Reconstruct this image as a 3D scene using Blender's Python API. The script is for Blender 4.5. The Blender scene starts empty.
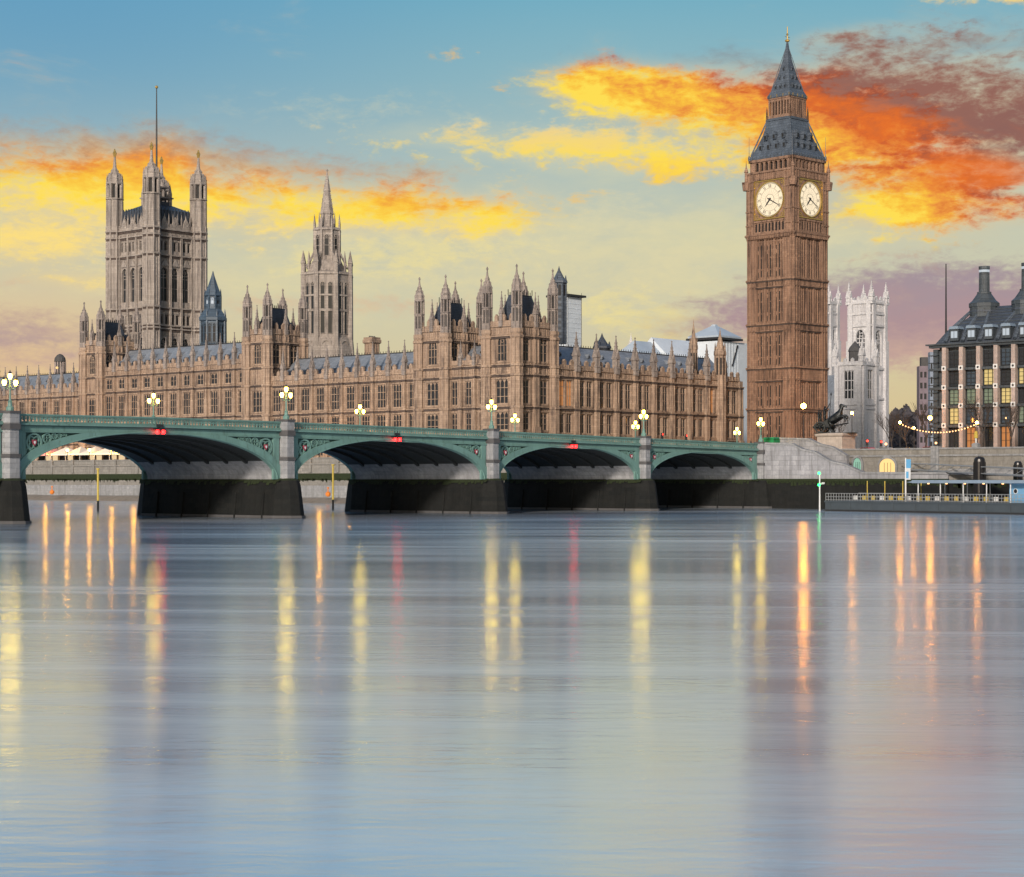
import bpy, math, random
from mathutils import Matrix, Vector
R = math.radians
random.seed(7)
SC = bpy.context.scene
COL = SC.collection

# ------------------------------------------------------------------ camera
# x runs west along the bridge, y runs upstream along the river wall, z up, water at 0
F = 1869.0
TH = math.atan2(1628.0, 1869.0)
S_, C_ = math.sin(TH), math.cos(TH)
CAMH, HZ = 4.8, 479.7
cam_d = bpy.data.cameras.new('camera'); cam = bpy.data.objects.new('camera', cam_d); COL.objects.link(cam)
cam.location = (0, 0, CAMH)
cam.rotation_euler = (R(90), 0, math.atan2(S_, C_) - R(90))
cam_d.sensor_width = 36; cam_d.lens = F / 1024 * 36
cam_d.shift_y = (HZ - 438.5) / 1024
cam_d.clip_start = 1; cam_d.clip_end = 30000
SC.camera = cam
SC.view_settings.view_transform = 'Standard'; SC.view_settings.look = 'None'
SC.view_settings.exposure = 0.0; SC.view_settings.gamma = 1
SC.render.engine = 'CYCLES'
SC.cycles.use_denoising = True
SC.cycles.max_bounces = 6; SC.cycles.sample_clamp_indirect = 6


def on_x(px, x):
    r = (px - 512) / F; Z = x / (r * S_ + C_); return (x, Z * (S_ - r * C_), Z)
def on_y(px, y):
    r = (px - 512) / F; Z = y / (S_ - r * C_); return (Z * (r * S_ + C_), y, Z)
def at_z(px, Z):
    r = (px - 512) / F; return (Z * (r * S_ + C_), Z * (S_ - r * C_), Z)
def hz(py, Z):
    return CAMH + (HZ - py) * Z / F

# ------------------------------------------------------------------ world / sky
W = bpy.data.worlds.new('World'); SC.world = W; W.use_nodes = True
nt = W.node_tree; nt.nodes.clear()
class G:
    """tiny node-expression helper"""
    def __init__(s, t): s.t = t
    def n(s, typ, **k):
        x = s.t.nodes.new(typ)
        for a, b in k.items(): setattr(x, a, b)
        return x
    def put(s, sock, v):
        if v is None: return
        if hasattr(v, 'is_linked') or hasattr(v, 'links'): s.t.links.new(v, sock)
        else:
            if hasattr(sock.default_value, '__len__') and not hasattr(v, '__len__'): v = (v, v, v)
            if hasattr(sock.default_value, '__len__') and len(sock.default_value) == 4 and len(v) == 3: v = (*v, 1)
            sock.default_value = v
    def m(s, op, a, b=None, c=None, clamp=False):
        x = s.n('ShaderNodeMath', operation=op, use_clamp=clamp)
        s.put(x.inputs[0], a); s.put(x.inputs[1], b); s.put(x.inputs[2], c); return x.outputs[0]
    def ramp(s, fac, stops, interp='LINEAR'):
        x = s.n('ShaderNodeValToRGB'); cr = x.color_ramp; cr.interpolation = interp
        while len(cr.elements) < len(stops): cr.elements.new(.5)
        for e, (p, c) in zip(cr.elements, stops): e.position = p; e.color = (*c, 1) if len(c) == 3 else c
        s.put(x.inputs[0], fac); return x.outputs[0]
    def mix(s, fac, a, b, mode='MIX'):
        x = s.n('ShaderNodeMix', data_type='RGBA', blend_type=mode)
        s.put(x.inputs[0], fac); s.put(x.inputs[6], a); s.put(x.inputs[7], b); return x.outputs[2]
    def noise(s, vec, scale, detail=6, rough=.55, dist=0.0):
        x = s.n('ShaderNodeTexNoise'); s.put(x.inputs['Vector'], vec); x.inputs['Scale'].default_value = scale
        x.inputs['Detail'].default_value = detail; x.inputs['Roughness'].default_value = rough
        x.inputs['Distortion'].default_value = dist; return x.outputs[0]
    def xyz(s, x_, y_, z_=0.0):
        x = s.n('ShaderNodeCombineXYZ'); s.put(x.inputs[0], x_); s.put(x.inputs[1], y_); s.put(x.inputs[2], z_); return x.outputs[0]
    def step(s, v, a, b):
        x = s.n('ShaderNodeMapRange', interpolation_type='SMOOTHSTEP'); s.put(x.inputs[0], v)
        s.put(x.inputs[1], a); s.put(x.inputs[2], b); return x.outputs[0]

SUN_EL = 19.0
SUN_DIR = Vector((-0.90, -0.42, 0)).normalized()        # towards the sun: east, behind the viewer
SUN_VEC = Vector((SUN_DIR.x * math.cos(R(SUN_EL)), SUN_DIR.y * math.cos(R(SUN_EL)), math.sin(R(SUN_EL))))

def sr(r, g, b):
    f = lambda c: c / 12.92 if c <= .04045 else ((c + .055) / 1.055) ** 2.4
    return tuple(f(c / 255) for c in (r, g, b))

def build_sky():
    g = G(nt)
    tc = g.n('ShaderNodeTexCoord'); sp = g.n('ShaderNodeSeparateXYZ'); g.put(sp.inputs[0], tc.outputs['Generated'])
    dx, dy, dz = sp.outputs
    # bearing (degrees, 0 = the bearing of the far bank's middle) and elevation (degrees)
    fw = g.m('ADD', g.m('MULTIPLY', dx, C_), g.m('MULTIPLY', dy, S_))
    rt = g.m('SUBTRACT', g.m('MULTIPLY', dx, S_), g.m('MULTIPLY', dy, C_))
    az = g.m('MULTIPLY', g.m('ARCTAN2', rt, fw), 57.2958)
    el = g.m('MULTIPLY', g.m('ARCSINE', dz), 57.2958)
    nz = lambda sx, sy, sc, det=7, ro=.58, off=0.0, dist=.0: g.noise(g.xyz(g.m('MULTIPLY_ADD', az, sx, off), g.m('MULTIPLY_ADD', el, sy, off * .7), off), sc, det, ro, dist)
    base = g.ramp(g.m('DIVIDE', el, 40.0, clamp=True), [
        (0.0, sr(222, 190, 148)), (.06, sr(214, 196, 152)), (.125, sr(208, 202, 170)), (.19, sr(196, 199, 178)),
        (.245, sr(172, 191, 187)), (.30, sr(144, 183, 192)), (.36, sr(118, 174, 194)), (.52, sr(108, 160, 200)), (1.0, sr(130, 166, 214))])
    left = g.m('MULTIPLY', g.step(az, 4.0, -15.0), g.step(el, 6.0, 14.0))
    base = g.mix(g.m('MULTIPLY', left, .65), base, sr(92, 150, 190))
    soft = nz(.10, .30, 1.0, 5, .6, 3.0)
    pale = g.m('MULTIPLY', g.step(soft, .48, .68), g.m('MULTIPLY', g.step(el, 11.5, 7.0), .55))
    base = g.mix(pale, base, sr(226, 216, 166))
    warmleft = g.m('MULTIPLY', g.step(az, -6.0, -14.0), g.step(el, 7.5, 3.5))
    base = g.mix(g.m('MULTIPLY', warmleft, .6), base, sr(232, 190, 140))
    n1 = nz(.22, .60, 1.0, 12, .60, 2.0, .55)
    n2 = nz(.42, .95, 1.0, 10, .62, 11.0, .5)
    n3 = nz(1.2, 2.6, 1.0, 8, .66, 5.0, .35)
    n4 = nz(2.6, 5.2, 1.0, 6, .6, 9.0, .2)
    def bank(gs):
        tot = None
        for (a0, e0, sa, se, tilt, w) in gs:
            da = g.m('SUBTRACT', az, a0)
            de = g.m('SUBTRACT', g.m('SUBTRACT', el, e0), g.m('MULTIPLY', da, tilt))
            q = g.m('ADD', g.m('POWER', g.m('ABSOLUTE', g.m('DIVIDE', da, sa)), 2.0), g.m('POWER', g.m('ABSOLUTE', g.m('DIVIDE', de, se)), 2.0))
            v = g.m('MULTIPLY', g.m('EXPONENT', g.m('MULTIPLY', q, -1.0)), w)
            tot = v if tot is None else g.m('ADD', tot, v)
        return tot
    def clouds(base, gs, lo, hi, stops, e0, e1, kn=.9, amp=1.0, noi=None, tilt=0.0, op=1.0, kd=3.0, veil=None):
        b = bank(gs)
        d = g.m('ADD', g.m('MULTIPLY', b, amp), g.m('MULTIPLY', g.m('SUBTRACT', noi or n1, .5), kd))
        if veil:                                                # thin haze round the bank
            v = g.m('MULTIPLY', g.step(g.m('ADD', b, g.m('MULTIPLY', g.m('SUBTRACT', n1, .5), 1.6)), .10, 1.3), veil[1])
            base = g.mix(v, base, veil[0])
        fine = g.m('ADD', g.m('MULTIPLY', g.m('SUBTRACT', n3, .5), 1.7), g.m('MULTIPLY', g.m('SUBTRACT', n4, .5), 1.0))
        mask = g.m('MULTIPLY', g.step(g.m('ADD', d, fine), lo, hi), g.m('MULTIPLY', g.step(b, .03, .35), op))
        ee = g.m('SUBTRACT', el, g.m('MULTIPLY', az, tilt))
        t = g.m('DIVIDE', g.m('SUBTRACT', ee, e0), e1 - e0)
        t = g.m('ADD', t, g.m('MULTIPLY', g.m('SUBTRACT', n2, .5), kn))
        t = g.m('ADD', t, g.m('MULTIPLY', fine, kn * .34), clamp=True)
        return g.mix(mask, base, g.ramp(t, stops))
    Y, YO, O, RO, BR = sr(254, 222, 84), sr(250, 192, 66), sr(236, 150, 66), sr(208, 100, 52), sr(158, 86, 66)
    CR = sr(222, 214, 174)
    # high cream veil over the middle
    c = clouds(base, [(-1.5, 7.3, 7.0, 1.5, .03, 1.0), (4.5, 5.6, 6.0, 1.6, -.1, .9), (-9, 5.6, 7, 1.2, 0, .8), (9, 7.2, 4, .9, 0, .7), (-3, 11, 6, .8, -.05, .45)], .1, 1.9, [(0, sr(224, 210, 160)), (1, CR)], 4, 9, .5, noi=n2, op=.8)
    # low mauve banks
    c = clouds(c, [(14, 5.3, 6.0, 1.2, .0, 1.4), (10.0, 4.6, 5.0, 1.0, 0, 1.2), (15, 3.6, 4, 1.0, 0, .7)], .2, 1.3, [(0, sr(206, 168, 152)), (.5, sr(168, 134, 146)), (1, sr(156, 134, 150))], 3.0, 6.3, .7, op=.85, kd=2.0)
    c = clouds(c, [(-15, 4.3, 4.0, .9, 0, 1.1), (-11, 3.5, 3, .5, 0, .6)], .2, 1.4, [(0, sr(210, 172, 152)), (.5, sr(172, 146, 152)), (1, sr(194, 156, 144))], 3.0, 5.6, .6, op=.75, kd=2.0)
    c = clouds(c, [(-5, 5.3, 5, .4, 0, .7), (-15, 5.8, 2.2, .4, 0, .9), (10.5, 6.6, 3.0, .25, 0, .6)], .4, 1.5, [(0, sr(222, 172, 140)), (1, sr(206, 166, 150))], 5, 6, .5, op=.5)
    # pale yellow drifts
    c = clouds(c, [(-2.0, 7.1, 3.2, .8, .05, 1.1), (3.6, 4.9, 2.2, 1.1, -.2, 1.1), (-6.0, 6.6, 3.0, .5, 0, .7)], .4, 1.5, [(0, sr(238, 220, 146)), (1, sr(232, 218, 158))], 4, 8, .5, noi=n2, op=.75)
    # middle streaks
    c = clouds(c, [(2.6, 10.0, 4.8, .75, -.02, 1.1), (-3.5, 10.4, 3.0, .45, 0, .55), (5.2, 9.6, 2.0, .5, 0, .6), (1.0, 8.6, 1.6, .4, 0, .45)], .35, 1.45, [(0, YO), (.45, Y), (1, sr(240, 212, 140))], 9.0, 10.8, .9, noi=n2, veil=(CR, .4), kd=4.0)
    # left bank: yellow below, rust haze above
    L = [(-13.6, 8.8, 4.0, 1.5, 0, 1.15), (-8.0, 8.5, 5.0, 1.25, -.03, 1.2), (-1.9, 8.05, 3.2, .7, .02, .95), (-15.0, 6.9, 2.2, .7, 0, .8), (-13.0, 5.9, 2.6, .35, 0, .6)]
    c = clouds(c, [(-13, 9.7, 5, .9, 0, 1.0), (-7, 9.4, 4.5, .6, -.03, .8)], .0, 1.6, [(0, sr(198, 138, 96)), (1, sr(166, 136, 122))], 9.2, 10.6, .6, op=.9, kd=2.2)
    c = clouds(c, L, .40, 1.45, [(0, sr(252, 222, 130)), (.30, Y), (.50, YO), (.68, O), (.84, sr(196, 140, 98)), (1, sr(168, 142, 130))], 6.95, 9.9, .85, tilt=-.05, veil=(sr(244, 212, 140), .55))
    # big right bank, yellow at its thin left end, red and brown to the right
    Rb = [(13.2, 10.4, 5.4, 2.6, 0, 1.4), (8.0, 11.0, 3.6, 1.5, -.06, 1.15), (4.2, 11.6, 3.0, .95, -.06, 1.15), (1.9, 12.1, 1.6, .45, .05, .75), (12.2, 8.0, 3.4, .5, 0, 1.0), (10.2, 13.2, 1.6, .3, .1, .4)]
    c = clouds(c, Rb, .42, 1.40, [(0, Y), (.18, Y), (.36, YO), (.54, O), (.72, RO), (.90, BR), (1, sr(150, 104, 92))], 11.9, 16.8, 1.25, tilt=-.46, veil=(sr(236, 200, 136), .5))
    dark = bank([(15.6, 10.6, 2.8, 1.9, .0, .9), (13.0, 12.8, 5.4, .5, 0, .8), (5.5, 12.6, 4.5, .35, -.05, .6)])
    dk = g.m('MULTIPLY', g.step(g.m('ADD', dark, g.m('ADD', g.m('MULTIPLY', g.m('SUBTRACT', n2, .5), 2.0), g.m('MULTIPLY', g.m('SUBTRACT', n3, .5), 1.2))), .35, 1.7), .62)
    c = g.mix(dk, c, sr(134, 98, 94))
    glow = g.m('MULTIPLY', g.step(g.m('ADD', bank([(11.0, 10.6, 4.0, 1.0, -.25, 1.0), (14.5, 9.0, 2.6, .8, -.1, .9)]), g.m('MULTIPLY', g.m('SUBTRACT', n1, .5), 3.0)), .45, 1.3), .75)
    c = g.mix(glow, c, sr(234, 118, 46))
    # scraps at the very top
    c = clouds(c, [(13.0, 14.1, 1.6, .3, .1, 1.0), (15.5, 14.1, 1.0, .6, 0, 1.1), (-1, 12.8, 1.5, .3, 0, .4), (0, 11.9, 1, .3, .3, .45)], .5, 1.3, [(0, YO), (.6, sr(250, 218, 130)), (1, sr(240, 214, 176))], 13.5, 14.6, .6, noi=n2, op=.85)
    # clear dawn sky behind the viewer and overhead
    sky = g.n('ShaderNodeTexSky', sky_type='NISHITA'); sky.sun_disc = False
    sky.sun_elevation = R(SUN_EL); sky.sun_rotation = math.atan2(SUN_DIR.x, SUN_DIR.y)
    sky.altitude = 0; sky.air_density = 1.2; sky.dust_density = 2.0
    front = g.step(fw, -.1, .55)
    nis = g.mix(1.0, sky.outputs[0], (.065, .065, .065), 'MULTIPLY')
    fin = g.mix(front, nis, c)
    bg = g.n('ShaderNodeBackground'); g.put(bg.inputs[0], fin); bg.inputs[1].default_value = 1.0
    out = g.n('ShaderNodeOutputWorld'); nt.links.new(bg.outputs[0], out.inputs[0])
build_sky()

sun_d = bpy.data.lights.new('sun', 'SUN'); sun = bpy.data.objects.new('sun', sun_d); COL.objects.link(sun)
sun_d.energy = 3.5; sun_d.angle = R(5); sun_d.color = (1.0, .87, .74)
sun.rotation_euler = SUN_VEC.to_track_quat('Z', 'Y').to_euler(); sun.location = (-200, -100, 300)

# ------------------------------------------------------------------ materials
MATS = {}
def new_mat(name):
    m = bpy.data.materials.new(name); m.use_nodes = True; t = m.node_tree; t.nodes.clear()
    g = G(t); p = g.n('ShaderNodeBsdfPrincipled'); o = g.n('ShaderNodeOutputMaterial'); t.links.new(p.outputs[0], o.inputs[0])
    MATS[name] = m; return m, g, p
def wpos(g):
    return g.n('ShaderNodeNewGeometry').outputs['Position']
def plain(name, col, rough=.6, metal=0.0, var=.25, scale=1.2, bump=.0, spec=.4):
    m, g, p = new_mat(name)
    pos = wpos(g)
    n = g.noise(pos, scale, 6, .6)
    v = g.m('MULTIPLY_ADD', g.m('SUBTRACT', n, .5), var * 2, 1.0)
    g.put(p.inputs['Base Color'], g.mix(1.0, col, v, 'MULTIPLY'))
    p.inputs['Roughness'].default_value = rough; p.inputs['Metallic'].default_value = metal
    p.inputs['Specular IOR Level'].default_value = spec
    if bump:
        b = g.n('ShaderNodeBump'); b.inputs['Strength'].default_value = bump; b.inputs['Distance'].default_value = .15
        g.put(b.inputs['Height'], g.noise(pos, scale * 4, 5, .6)); g.put(p.inputs['Normal'], b.outputs[0])
    return m
def stone(name, c1, c2, dark, soot=.5, course=.45, joint=.25, rough=.85):
    """weathered ashlar: block-to-block tone, soot runs, fine grain"""
    m, g, p = new_mat(name)
    pos = wpos(g)
    sp = g.n('ShaderNodeSeparateXYZ'); g.put(sp.inputs[0], pos)
    along = g.m('ADD', sp.outputs[0], sp.outputs[1])
    br = g.n('ShaderNodeTexBrick'); g.put(br.inputs['Vector'], g.xyz(along, sp.outputs[2]))
    br.inputs['Scale'].default_value = 1.0; br.inputs['Brick Width'].default_value = course * 2.1; br.inputs['Row Height'].default_value = course
    br.inputs['Mortar Size'].default_value = .018; br.inputs['Color1'].default_value = (*c1, 1); br.inputs['Color2'].default_value = (*c2, 1)
    br.inputs['Mortar'].default_value = (*[x * (1 - joint) for x in c2], 1); br.inputs['Bias'].default_value = 0
    big = g.noise(pos, .11, 5, .6)
    fine = g.noise(pos, 1.7, 7, .7)
    runs = g.noise(g.xyz(g.m('MULTIPLY', sp.outputs[0], 1.3), g.m('MULTIPLY', sp.outputs[1], 1.3), g.m('MULTIPLY', sp.outputs[2], .12)), 1.0, 6, .65)
    c = g.mix(g.step(big, .35, .7), br.outputs[0], c2)
    patch = g.noise(pos, .33, 4, .7)
    c = g.mix(g.m('MULTIPLY', g.step(patch, .50, .72), soot * .55), c, [x * .6 + y * .4 for x, y in zip(dark, c2)])
    c = g.mix(g.m('MULTIPLY', g.step(g.m('ADD', g.m('MULTIPLY', runs, .7), g.m('MULTIPLY', fine, .3)), .46, .68), soot), c, dark)
    c = g.mix(1.0, c, g.m('MULTIPLY_ADD', fine, 1.1, .45), 'MULTIPLY')
    g.put(p.inputs['Base Color'], c); p.inputs['Roughness'].default_value = rough; p.inputs['Specular IOR Level'].default_value = .25
    b = g.n('ShaderNodeBump'); b.inputs['Strength'].default_value = .5; b.inputs['Distance'].default_value = .12
    g.put(b.inputs['Height'], g.m('ADD', fine, g.m('MULTIPLY', br.outputs[1], -.6))); g.put(p.inputs['Normal'], b.outputs[0])
    return m
def emit(name, col, strength):
    m, g, p = new_mat(name)
    p.inputs['Base Color'].default_value = (*[min(1, c) * .12 for c in col], 1)
    p.inputs['Emission Color'].default_value = (*col, 1); p.inputs['Emission Strength'].default_value = strength
    p.inputs['Roughness'].default_value = .4; return m
def glassy(name, col, rough=.12, var=.5):
    m, g, p = new_mat(name); pos = wpos(g)
    n = g.noise(pos, .9, 3, .5)
    g.put(p.inputs['Base Color'], g.mix(g.m('MULTIPLY', n, var), col, [x * 2.5 for x in col]))
    p.inputs['Roughness'].default_value = rough; p.inputs['Specular IOR Level'].default_value = .38; return m
def slate(name, col, row=.35):
    m, g, p = new_mat(name); pos = wpos(g)
    sp = g.n('ShaderNodeSeparateXYZ'); g.put(sp.inputs[0], pos)
    br = g.n('ShaderNodeTexBrick'); g.put(br.inputs['Vector'], g.xyz(g.m('ADD', sp.outputs[0], sp.outputs[1]), sp.outputs[2]))
    br.inputs['Scale'].default_value = 1; br.inputs['Brick Width'].default_value = row * 1.3; br.inputs['Row Height'].default_value = row
    br.inputs['Mortar Size'].default_value = .03
    br.inputs['Color1'].default_value = (*col, 1); br.inputs['Color2'].default_value = (*[c * 1.35 for c in col], 1); br.inputs['Mortar'].default_value = (*[c * .55 for c in col], 1)
    n = g.noise(pos, .35, 6, .65)
    g.put(p.inputs['Base Color'], g.mix(1.0, br.outputs[0], g.m('MULTIPLY_ADD', n, 1.1, .45), 'MULTIPLY'))
    p.inputs['Roughness'].default_value = .5; p.inputs['Specular IOR Level'].default_value = .45; return m

stone('palace_stone', (.46, .345, .262), (.34, .25, .192), (.05, .040, .042), .92)
stone('clock_stone', (.35, .225, .16), (.255, .16, .115), (.034, .025, .025), .92)
stone('victoria_stone', (.43, .385, .35), (.32, .285, .262), (.085, .075, .08), .8, .6)
stone('weathered_stone', (.37, .32, .29), (.27, .235, .22), (.06, .055, .062), .8)
stone('shadow_line_stone', (.13, .10, .088), (.085, .066, .06), (.03, .026, .028), .8)  # near-black stone that paints shadow lines under string courses and tower bands
stone('granite', (.33, .34, .36), (.25, .26, .28), (.09, .09, .095), .45, .55)
stone('abutment_stone', (.37, .38, .42), (.27, .28, .31), (.09, .09, .10), .65, .8, .6)
stone('embankment_stone', (.28, .27, .255), (.215, .21, .20), (.11, .10, .085), .5, .6, .35)
stone('abbey_stone', (.68, .685, .72), (.57, .575, .61), (.22, .225, .25), .5, .5)
stone('plinth_stone', (.50, .44, .40), (.42, .37, .34), (.2, .17, .16), .3, .9)
stone('pink_stone', (.43, .355, .335), (.36, .30, .28), (.12, .10, .10), .3, 1.2)
stone('algae_stone', (.007, .009, .010), (.014, .015, .015), (.003, .004, .004), .5, .6)
plain('algae_green', (.018, .028, .010), .9, var=.6, scale=2.2, bump=.6)
plain('dark_stone', (.075, .075, .08), .8, var=.4)
slate('roof_slate', (.19, .215, .255))
slate('roof_slate_dark', (.05, .062, .085))
slate('tower_iron', (.072, .090, .118), .6)
slate('office_roof', (.045, .056, .068), .9)
slate('lantern_iron', (.055, .085, .125), .7)
def painted(name, col, grime):
    m, g, p = new_mat(name); pos = wpos(g); sp = g.n('ShaderNodeSeparateXYZ'); g.put(sp.inputs[0], pos)
    runs = g.noise(g.xyz(g.m('MULTIPLY', g.m('ADD', sp.outputs[0], sp.outputs[1]), 1.6), g.m('MULTIPLY', sp.outputs[2], .22)), 1.0, 6, .65)
    n = g.noise(pos, .5, 6, .65)
    c = g.mix(1.0, col, g.m('MULTIPLY_ADD', n, .7, .65), 'MULTIPLY')
    c = g.mix(g.m('MULTIPLY', g.step(runs, .50, .70), .6), c, grime)
    c = g.mix(g.m('MULTIPLY', g.step(g.noise(pos, 2.4, 4, .6), .66, .74), .5), c, (.13, .07, .04))
    g.put(p.inputs['Base Color'], c); p.inputs['Roughness'].default_value = .55; p.inputs['Specular IOR Level'].default_value = .35
painted('bridge_green', (.14, .265, .245), (.07, .12, .11))
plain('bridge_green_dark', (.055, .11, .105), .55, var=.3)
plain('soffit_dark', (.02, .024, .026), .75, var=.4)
plain('iron_black', (.025, .026, .03), .5)
plain('bronze', (.022, .026, .030), .42, .55, var=.5, scale=3)
plain('gold_leaf', (.62, .42, .13), .38, .75, var=.2, scale=4)
plain('white_metal', (.62, .64, .66), .45, var=.2)
plain('rail_metal', (.26, .28, .30), .45, var=.3)
plain('sheeting_white', (.62, .69, .77), .5, var=.18, scale=.35, bump=.5)
plain('sheeting_blue', (.40, .48, .58), .5, var=.2, scale=.3)
plain('asphalt', (.05, .05, .052), .9)
plain('paving', (.22, .21, .2), .9)
plain('hull_grey', (.055, .07, .085), .5, var=.3, scale=.5)
plain('kiosk_blue', (.16, .36, .60), .5, var=.12)
plain('canopy_blue', (.20, .27, .36), .4, var=.15)
plain('banner_blue', (.12, .36, .62), .6, var=.1)
plain('timber_yellow', (.50, .38, .07), .6, var=.3, scale=3)
plain('buoy_orange', (.65, .20, .03), .5)
plain('kiosk_green', (.02, .25, .09), .5, var=.2)
plain('teal_door', (.24, .50, .44), .5, var=.2)
plain('marquee_white', (.72, .71, .68), .7, var=.08)
plain('marquee_pink', (.66, .33, .34), .7, var=.08)
plain('bark', (.055, .045, .04), .9, var=.4, scale=2)
plain('paint_red', (.42, .02, .02), .3, var=.08, spec=.6)
plain('paint_silver', (.45, .46, .48), .3, .4, var=.08)
plain('paint_black', (.015, .015, .018), .3, var=.1)
plain('rubber', (.02, .02, .02), .8)
plain('shield_red', (.30, .05, .08), .5)
plain('coat_dark', (.03, .032, .04), .8)
plain('skin_tone', (.45, .28, .2), .6, var=.1)
plain('foreshore_stone', (.20, .19, .175), .7, var=.5, scale=.8, bump=.5)
plain('far_wood', (.075, .068, .078), .95, var=.5, scale=.15, bump=.5)
plain('far_mauve', (.20, .165, .20), .8, var=.3, scale=.5)
plain('far_blue', (.22, .27, .36), .5, var=.2, scale=.5)
glassy('glass_dark', (.020, .023, .028))
glassy('glass_blue', (.035, .05, .07), .08)
glassy('louvre_dark', (.012, .012, .013), .6)
emit('glass_lit', (1.0, .40, .13), .42)
emit('glass_yellow', (1.0, .76, .30), .62)
emit('glass_green', (.58, .72, .50), .22)
emit('glass_white', (.8, .9, 1.0), .5)
emit('lamp_glow', (1.0, .62, .06), 46)
emit('sodium_glow', (1.0, .33, .03), 200)
emit('bulb_glow', (1.0, .50, .20), 3.5)
emit('terrace_glow', (1.0, .40, .03), 170)
emit('red_glow', (1.0, .006, .006), 20)
emit('tail_glow', (1.0, .05, .03), 4)
emit('green_glow', (.02, 1.0, .12), 9)
emit('dial_glow', (1.0, .83, .58), .92)
emit('marquee_glow', (1.0, .74, .42), .8)
emit('kiosk_glow', (1.0, .66, .26), 1.1)

def water_material():
    m, g, p = new_mat('river_water'); t = g.t
    for n in list(t.nodes): t.nodes.remove(n)
    pos = wpos(g); sp = g.n('ShaderNodeSeparateXYZ'); g.put(sp.inputs[0], pos)
    X, Y = sp.outputs[0], sp.outputs[1]
    ca, sa = math.cos(R(-48)), math.sin(R(-48))                # the set of the current
    al = g.m('ADD', g.m('MULTIPLY', X, ca), g.m('MULTIPLY', Y, sa))
    ac = g.m('SUBTRACT', g.m('MULTIPLY', Y, ca), g.m('MULTIPLY', X, sa))
    streak = g.noise(g.xyz(g.m('MULTIPLY', al, .008), g.m('MULTIPLY', ac, .055)), 1.0, 6, .62, .7)
    streak2 = g.noise(g.xyz(g.m('MULTIPLY', al, .02), g.m('MULTIPLY_ADD', al, .035, g.m('MULTIPLY', ac, .26))), 1.0, 5, .58, .5)
    rip = g.noise(g.xyz(g.m('MULTIPLY', al, .9), g.m('MULTIPLY', ac, 2.4)), 1.0, 4, .55, .4)
    swell = g.noise(g.xyz(g.m('MULTIPLY', al, .03), g.m('MULTIPLY', ac, .35)), 1.0, 2, .5, .3)
    b1 = g.n('ShaderNodeBump'); b1.inputs['Strength'].default_value = 1.0; b1.inputs['Distance'].default_value = .010
    g.put(b1.inputs['Height'], rip)
    b2 = g.n('ShaderNodeBump'); b2.inputs['Strength'].default_value = 1.0; b2.inputs['Distance'].default_value = .014
    g.put(b2.inputs['Height'], swell); g.put(b2.inputs['Normal'], b1.outputs[0])
    band = g.step(g.m('ADD', g.m('MULTIPLY', streak, .6), g.m('MULTIPLY', streak2, .4)), .38, .68)
    rough = g.m("MULTIPLY_ADD", band, .07, .125)
    gl = g.n('ShaderNodeBsdfGlossy'); gl.distribution = 'GGX'; g.put(gl.inputs['Color'], (.82, .91, 1.0)); g.put(gl.inputs['Roughness'], rough); g.put(gl.inputs['Normal'], b2.outputs[0])
    df = g.n('ShaderNodeBsdfDiffuse')
    g.put(df.inputs['Color'], g.mix(band, (.48, .60, .78), (.84, .93, 1.0)))
    fr = g.n('ShaderNodeFresnel'); fr.inputs['IOR'].default_value = 1.5; g.put(fr.inputs['Normal'], b2.outputs[0])
    fac = g.m('SUBTRACT', g.m('MULTIPLY_ADD', fr.outputs[0], .44, .52, clamp=True), g.m('MULTIPLY', band, .16))
    mx = g.n('ShaderNodeMixShader'); g.put(mx.inputs[0], fac); t.links.new(df.outputs[0], mx.inputs[1]); t.links.new(gl.outputs[0], mx.inputs[2])
    o = g.n('ShaderNodeOutputMaterial'); t.links.new(mx.outputs[0], o.inputs[0]); return m
water_material()

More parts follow.
